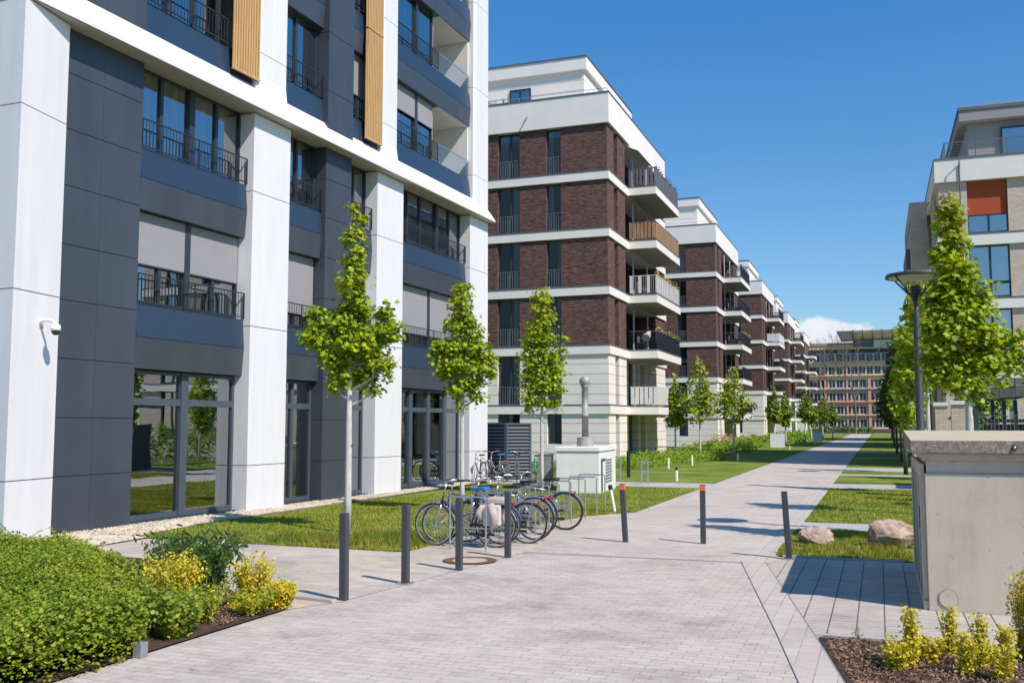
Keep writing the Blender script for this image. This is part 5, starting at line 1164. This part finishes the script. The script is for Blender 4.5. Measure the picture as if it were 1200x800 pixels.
KB = empty('plant_kiosk', (-8.85, 27.45, 0), radians(4), 'white painted box with a shallow roof and louvred door beside the racks', 'kiosk')
MB().box(0, 1.27, 0, 2.6, 0, 1.20).build('body', 'white_paint', KB, bevel=.01)
MB().slab([(-.035, -.035), (1.305, -.035), (1.305, 2.635), (-.035, 2.635)], 1.215, 1.345).build('roof', 'white_paint', KB, bevel=.015)
MB().box(.01, 1.26, .01, 2.59, 1.20, 1.215).build('shadow_gap', 'groove', KB)
v_ = MB()
for i in range(8): v_.box(1.272, 1.30, .95, 1.9, .30+i*.09, .335+i*.09)
v_.build('vent_slots', 'util_grey', KB); MB().box(1.271, 1.30, .28, .40, .05, 1.0).box(1.271, 1.30, .40, .86, .94, 1.0).build('door_frame', 'frame_slate', KB)
CH = empty('flue_pipe', (-8.30, 28.6, 1.345), 0, 'steel flue pipe with a round cowl standing on the white box', 'pipe')
MB().lathe([(.25, 0), (.25, .26), (.22, .27), (.10, .29)], 20).build('collar', 'pipe_steel', CH)
MB().lathe([(.10, .27), (.10, .9), (.106, .9), (.106, .93), (.10, .93), (.10, 1.75), (.115, 1.76), (.115, 1.80), (.13, 1.84)], 18).build('pipe', 'pipe_steel', CH, smooth=True)
MB().lathe([(.12, 1.84), (.155, 1.87), (.17, 1.93), (.16, 2.01), (.11, 2.08), (.04, 2.11)], 18).build('cowl', 'pipe_steel', CH, smooth=True)
for i, s in enumerate(range(0)): pass
tag(MB().box(-.22, .22, -.16, .16, 0, 1.05).box(-.24, .24, -.18, .18, 1.05, 1.09).box(-.005, .005, -.165, -.158, .1, 1.0).build('utility_cabinet', 'util_grey', bevel=.01, loc=(-9.75, 29.2, 0), rot=(0, 0, .2)), 'speckled grey utility cabinet between the slim maple and the white box', 'cabinet')
# twin steel posts and small path markers
def twin(label, x, y, h=.8):
    T = MB().box(-.13, -.08, -.03, .03, 0, h).box(.08, .13, -.03, .03, 0, h).box(-.08, .08, -.01, .01, .38, .44).box(-.08, .08, -.01, .01, h-.1, h-.06)
    tag(T.build('twin_post', 'galvanised', loc=(x, y, 0), rot=(0, 0, .25)), label, 'post', 'twin steel posts beside the cross path')
twin('pair of linked steel posts right of the white box, nearer the path', -7.42, 32.7); twin('pair of linked steel posts close to the white box corner', -8.66, 33.9)
def marker(label, x, y, h=.46, black=False, lean=0, r=.05):
    T = empty('marker_post', (x, y, 0), 0, label, 'marker post', 'small white marker posts on the lawn'); T.rotation_euler = (0, lean, 0)
    MB().lathe([(r, 0), (r, h-(.1 if black else 0))], 10).build('post', 'white_paint', T)
    if black: MB().lathe([(r+.003, h-.1), (r+.003, h)], 10).build('cap', 'black_plastic', T)
marker('white marker post with a black top on the lawn by the cross path', -6.71, 34.56, .5, True)
marker('white marker post right of the twin steel posts, without a black top', -8.54, 47.93, .5)
marker('white marker post beyond the black topped one, closer to the path', -7.27, 54.92, .42)
marker('small white marker post near the nearer white board', -6.6, 80, .42, True); marker('small white marker post left of the nearer white board', -8.9, 44.0, .5); marker('far white marker post beside the farther board', -5.9, 100, .4)
T = empty('light_stake', (-5.72, 22.1, 0), 0, 'leaning white stake with a black cap at the lawn corner by the white box', 'stake'); T.rotation_euler = (0, -.18, 0)
MB().lathe([(.035, 0), (.035, .52)], 10).build('post', 'white_paint', T); MB().lathe([(.05, .52), (.055, .6), (.03, .63)], 10).build('cap', 'black_plastic', T)
T = empty('grill', (-8.9, 36.5, 0), 0, 'dark post with an angled arm before the hedge', 'post')
MB().box(-.06, .06, -.06, .06, 0, .95).build('post', 'metal_dark', T); MB().box(-.06, .2, -.06, .06, .951, 1.0).build('arm', 'metal_dark', T)
# white boards
def board(label, x, y, w_, h, z=.12):
    T = empty('notice_board', (x, y, 0), radians(8), label, 'board', 'white notice boards on the left lawn')
    MB().box(-w_/2, w_/2, -.03, .03, z, z+h).build('panel', 'sign_white', T, bevel=.01); MB().box(-w_/2+.1, w_/2-.1, -.02, .02, z+h, z+h+.07).build('top_rail', 'brown_wall', T)
    MB().box(-w_/2+.05, -w_/2+.1, -.025, .025, 0, z).box(w_/2-.1, w_/2-.05, -.025, .025, 0, z).build('leg', 'metal_dark', T)
board('larger white board standing on the lawn, the nearer of the two', -7.75, 82.5, 1.15, 1.1); board('smaller white board farther along the lawn', -5.9, 105.4, .95, .95, .25)
# bench and garden furniture before the clinker ground floor
T = empty('garden_table', (-11.6, 56.2, 0), .1, 'dark garden table with chairs on the terrace of the nearest clinker block', 'table')
MB().box(-.6, .6, -.4, .4, .7, .74).build('tabletop', 'slat_dark', T)
for a in (-.55, .5):
    for b in (-.35, .3): MB().box(a, a+.05, b, b+.05, 0, .7).build('leg', 'slat_dark', T)
T = empty('bench', (-11.3, 80.5, 0), pi/2-.1, 'orange brown bench by the pink flowering shrub', 'bench')
MB().box(-1.3, 1.3, -.25, .25, .42, .48).build('seat', 'terracotta', T); MB().box(-1.3, 1.3, .22, .27, .5, 1.05).build('backrest', 'terracotta', T)
for a in (-1.1, 1.05): MB().box(a, a+.06, -.2, .2, 0, .42).build('leg', 'metal_dark', T)
# red wheeled path bin-like feature: rubble mulch at tree pit
for i, lb in enumerate(('left', 'right')):
    tag(MB().box(-.27, .27, -.04, .04, 0, .04).build('edging_stone', 'kerb_stone', bevel=.006, loc=(-6.62+i*.56, 9.98-i*.10, 0), rot=(0, 0, -.17)), lb+' one of two low edging stones at the tip of the left planting bed', 'edging stone')
struct('tree_pit', MB().sheet([(-8.75+.42*cos(a*pi/8)*(1+.15*sin(a*3)), 16.05+.16*sin(a*pi/8)*(1+.2*cos(a*5))) for a in range(16)], .02), 'rubble')

# ------------------------------------------------------------------ concrete box right foreground
CB = empty('concrete_enclosure', (.40, 11.67, 0), 0, 'large weathered concrete box with a rough overhanging cap, right foreground', 'enclosure')
MB().box(0.05, 3.2, .0, 3.1, 0, 1.47).box(0.07, 3.18, .02, 3.08, 1.47, 1.61).box(.03, 3.22, -.015, 3.12, 1.61, 1.692).build('body', 'concrete_box', CB, bevel=.008)
MB().box(-.0, .05, .03, 3.05, 0, .10).box(0, .049, .07, .17, .1, 1.57).box(0, .049, .85, .95, .1, 1.57).box(0, .049, 1.7, 1.8, .1, 1.57).box(0, .049, 2.9, 3.05, .1, 1.57).box(.01, .048, .17, 2.9, 1.42, 1.57).build('side_frame', 'concrete_box', CB, bevel=.004)
MB().box(.03, .049, .17, .85, .1, 1.42).box(.03, .049, .95, 1.7, .1, 1.42).box(.03, .049, 1.8, 2.9, .1, 1.42).build('side_panel', 'util_grey', CB)
MB().box(-.008, .0, .30, .36, .85, 1.1).build('hatch_slot', 'black_plastic', CB)
cap = MB(); 
cap.add([(-.08, -.10, 1.695), (3.4, -.10, 1.695), (3.4, 3.2, 1.72), (-.08, 3.2, 1.72), (-.08, -.10, 1.825), (3.4, -.10, 1.825), (3.4, 3.2, 1.915), (-.08, 3.2, 1.915)], [(0, 3, 2, 1), (0, 1, 5, 4), (1, 2, 6, 5), (2, 3, 7, 6), (3, 0, 4, 7)], 0)
cap.add([(-.08, -.10, 1.825), (3.4, -.10, 1.825), (3.4, 3.2, 1.915), (-.08, 3.2, 1.915)], [(0, 1, 2, 3)], 1)
cap = cap.build('cap_slab', ['concrete_cap', 'concrete_cap_top'], CB)
MB().lathe([(.030, 0), (.030, .012), (.018, .014)], 14).build('anchor_ring', 'black_plastic', cap, loc=(.93, -.101, 1.755), rot=(pi/2, 0, 0))
MB().lathe([(.016, 0), (.016, .02), (.009, .024)], 12).build('anchor_bolt', 'galvanised', cap, loc=(.93, -.101, 1.755), rot=(pi/2, 0, 0))
pl_ = MB(); pl_.lathe([(.102, 0), (.102, .006)], 32, mi=1); pl_.lathe([(.092, .006), (.092, .012)], 32)
pl_.build('round_plug', ['concrete_box', 'groove'], CB, loc=(.245, -.001, .14), rot=(pi/2, 0, 0))
MB().tube([(1.13, -.002, 1.08), (1.13, -.03, 1.08), (1.13, -.03, 1.03), (1.13, -.002, 1.03)], .006, 6).build('hook', 'metal_dark', CB)

# ------------------------------------------------------------------ boulders
def boulder(label, x, y, sx, sy, sz, seed, rz=0):
    import bmesh
    b = bmesh.new(); bmesh.ops.create_icosphere(b, subdivisions=5, radius=1)
    pl = [(Vector((random.Random(seed+i).gauss(0, 1), random.Random(seed+9+i).gauss(0, 1), random.Random(seed+20+i).gauss(0, .8))).normalized(), random.Random(seed+40+i).uniform(.62, .9)) for i in range(11)]
    for v in b.verts:
        p = v.co.copy()
        for n_, d in pl:
            e = p.dot(n_)-d
            if e > 0: p -= n_*e*.97
        p *= 1+.08*noise.noise(p*2+Vector((seed, 0, 0)))+.05*noise.noise(p*6)+.02*noise.noise(p*15)
        v.co = Vector((p.x*sx, p.y*sy, p.z*sz+sz*.62))
    for f in b.faces: f.smooth = True
    me = bpy.data.meshes.new('boulder'); b.to_mesh(me); me.materials.append(MATS['boulder']); o = bpy.data.objects.new('boulder', me); col.objects.link(o); o.location = (x, y, 0); o.rotation_euler = (0, 0, rz)
    return tag(o, label, 'boulder', 'pale boulders on the right lawn')
boulder('smaller rounded boulder beside the leaning bollard', -1.04, 17.2, .30, .24, .20, 3); boulder('larger angular boulder partly shaded by the concrete box', .12, 17.2, .50, .36, .29, 14, .3)

# ------------------------------------------------------------------ lamps
def lamp(label, x, y, h=4.7):
    T = empty('street_lamp', (x, y, 0), 0, label, 'street lamp', 'round topped lamp posts on the right lawn')
    MB().lathe([(.085, 0), (.085, 1.1), (.075, 1.12), (.062, h-.75), (.045, h-.7), (.045, h-.28)], 18).build('pole', 'bollard_grey', T, smooth=True)
    MB().lathe([(.48, h-.03), (.515, h-.045), (.52, h-.01), (.50, h+.02), (.28, h+.05), (.02, h+.065)], 36).build('shade', 'bollard_grey', T, smooth=False)
    MB().lathe([(.46, h-.052), (.46, h-.031), (.02, h-.031)], 36).build('reflector_disc', 'lamp_white', T)
    a_ = MB()
    for k in range(4):
        a = pi/4+k*pi/2; a_.tube([(.045*cos(a), .045*sin(a), h-.5), (.10*cos(a), .10*sin(a), h-.38), (.49*cos(a), .49*sin(a), h-.04)], .016, 6)
    a_.build('arm', 'metal_dark', T)
    MB().lathe([(.07, h-.36), (.10, h-.28), (.085, h-.2), (.03, h-.18)], 16).build('light_unit', 'metal_dark', T)
lamp('street lamp with a flat round shade behind the concrete box, nearer one', .70, 19.15); lamp('farther street lamp half hidden among the trees', .95, 42.3)

# ------------------------------------------------------------------ right background: pergola, fence
PG = empty('pergola', (3.0, 32, 0), 0, 'dark timber pergola with a mossy stone roof edge at the right margin', 'pergola')
pb = MB(); rr = random.Random(6)
for i in range(10): pb.box(-.1+i*.42+.0, -.1+(i+1)*.42-.01, -.25, 3.0, 2.72+i*.055+rr.uniform(-.03, .03), 3.0+i*.055+rr.uniform(-.03, .04))
pb.build('roof_edge', 'stone_dark', PG)
for i in range(8): MB().box(.1+i*.30, .2+i*.30, 0, .12, .0, 2.7).build('post', 'metal_dark', PG)
MB().box(.0, 2.6, .02, .1, 2.05, 2.15).build('crossbar', 'metal_dark', PG); MB().box(.1, 3.9, 2.4, 2.5, 0, 2.0).build('bike_shed_panel', 'frame_slate', PG)
FN2 = empty('mesh_fence', (2.05, 24.5, 0), radians(5), 'dark blue wire mesh fence with square posts at the right', 'fence')
for x in (0, 1.1, 2.2, 3.3): MB().box(x, x+.07, 0, .07, 0, 2.36).build('post', 'panel_skytint_post_blue', FN2)
fm = MB()
for i in range(42): fm.box(.08+i*.08, .086+i*.08, .03, .036, .05, 2.3)
for i in range(12): fm.box(.08, 3.4, .037, .043, .1+i*.19, .107+i*.19)
fm.build('wire_mesh', 'util_grey', FN2)
for i, (x, y, lb) in enumerate([(1.9, 27.5, 'pale stone gate pillar right of the lamp post'), (1.62, 29.5, 'second pale gate pillar farther behind the maples')]):
    T = empty('gate_pillar', (x, y, 0), 0, lb, 'pillar', 'pale gate pillars on the right'); MB().box(-.16, .16, -.16, .16, 0, 2.5).build('shaft', 'beige_brick', T); MB().box(-.2, .2, -.2, .2, 2.5, 2.6).build('cap', 'render_white', T)
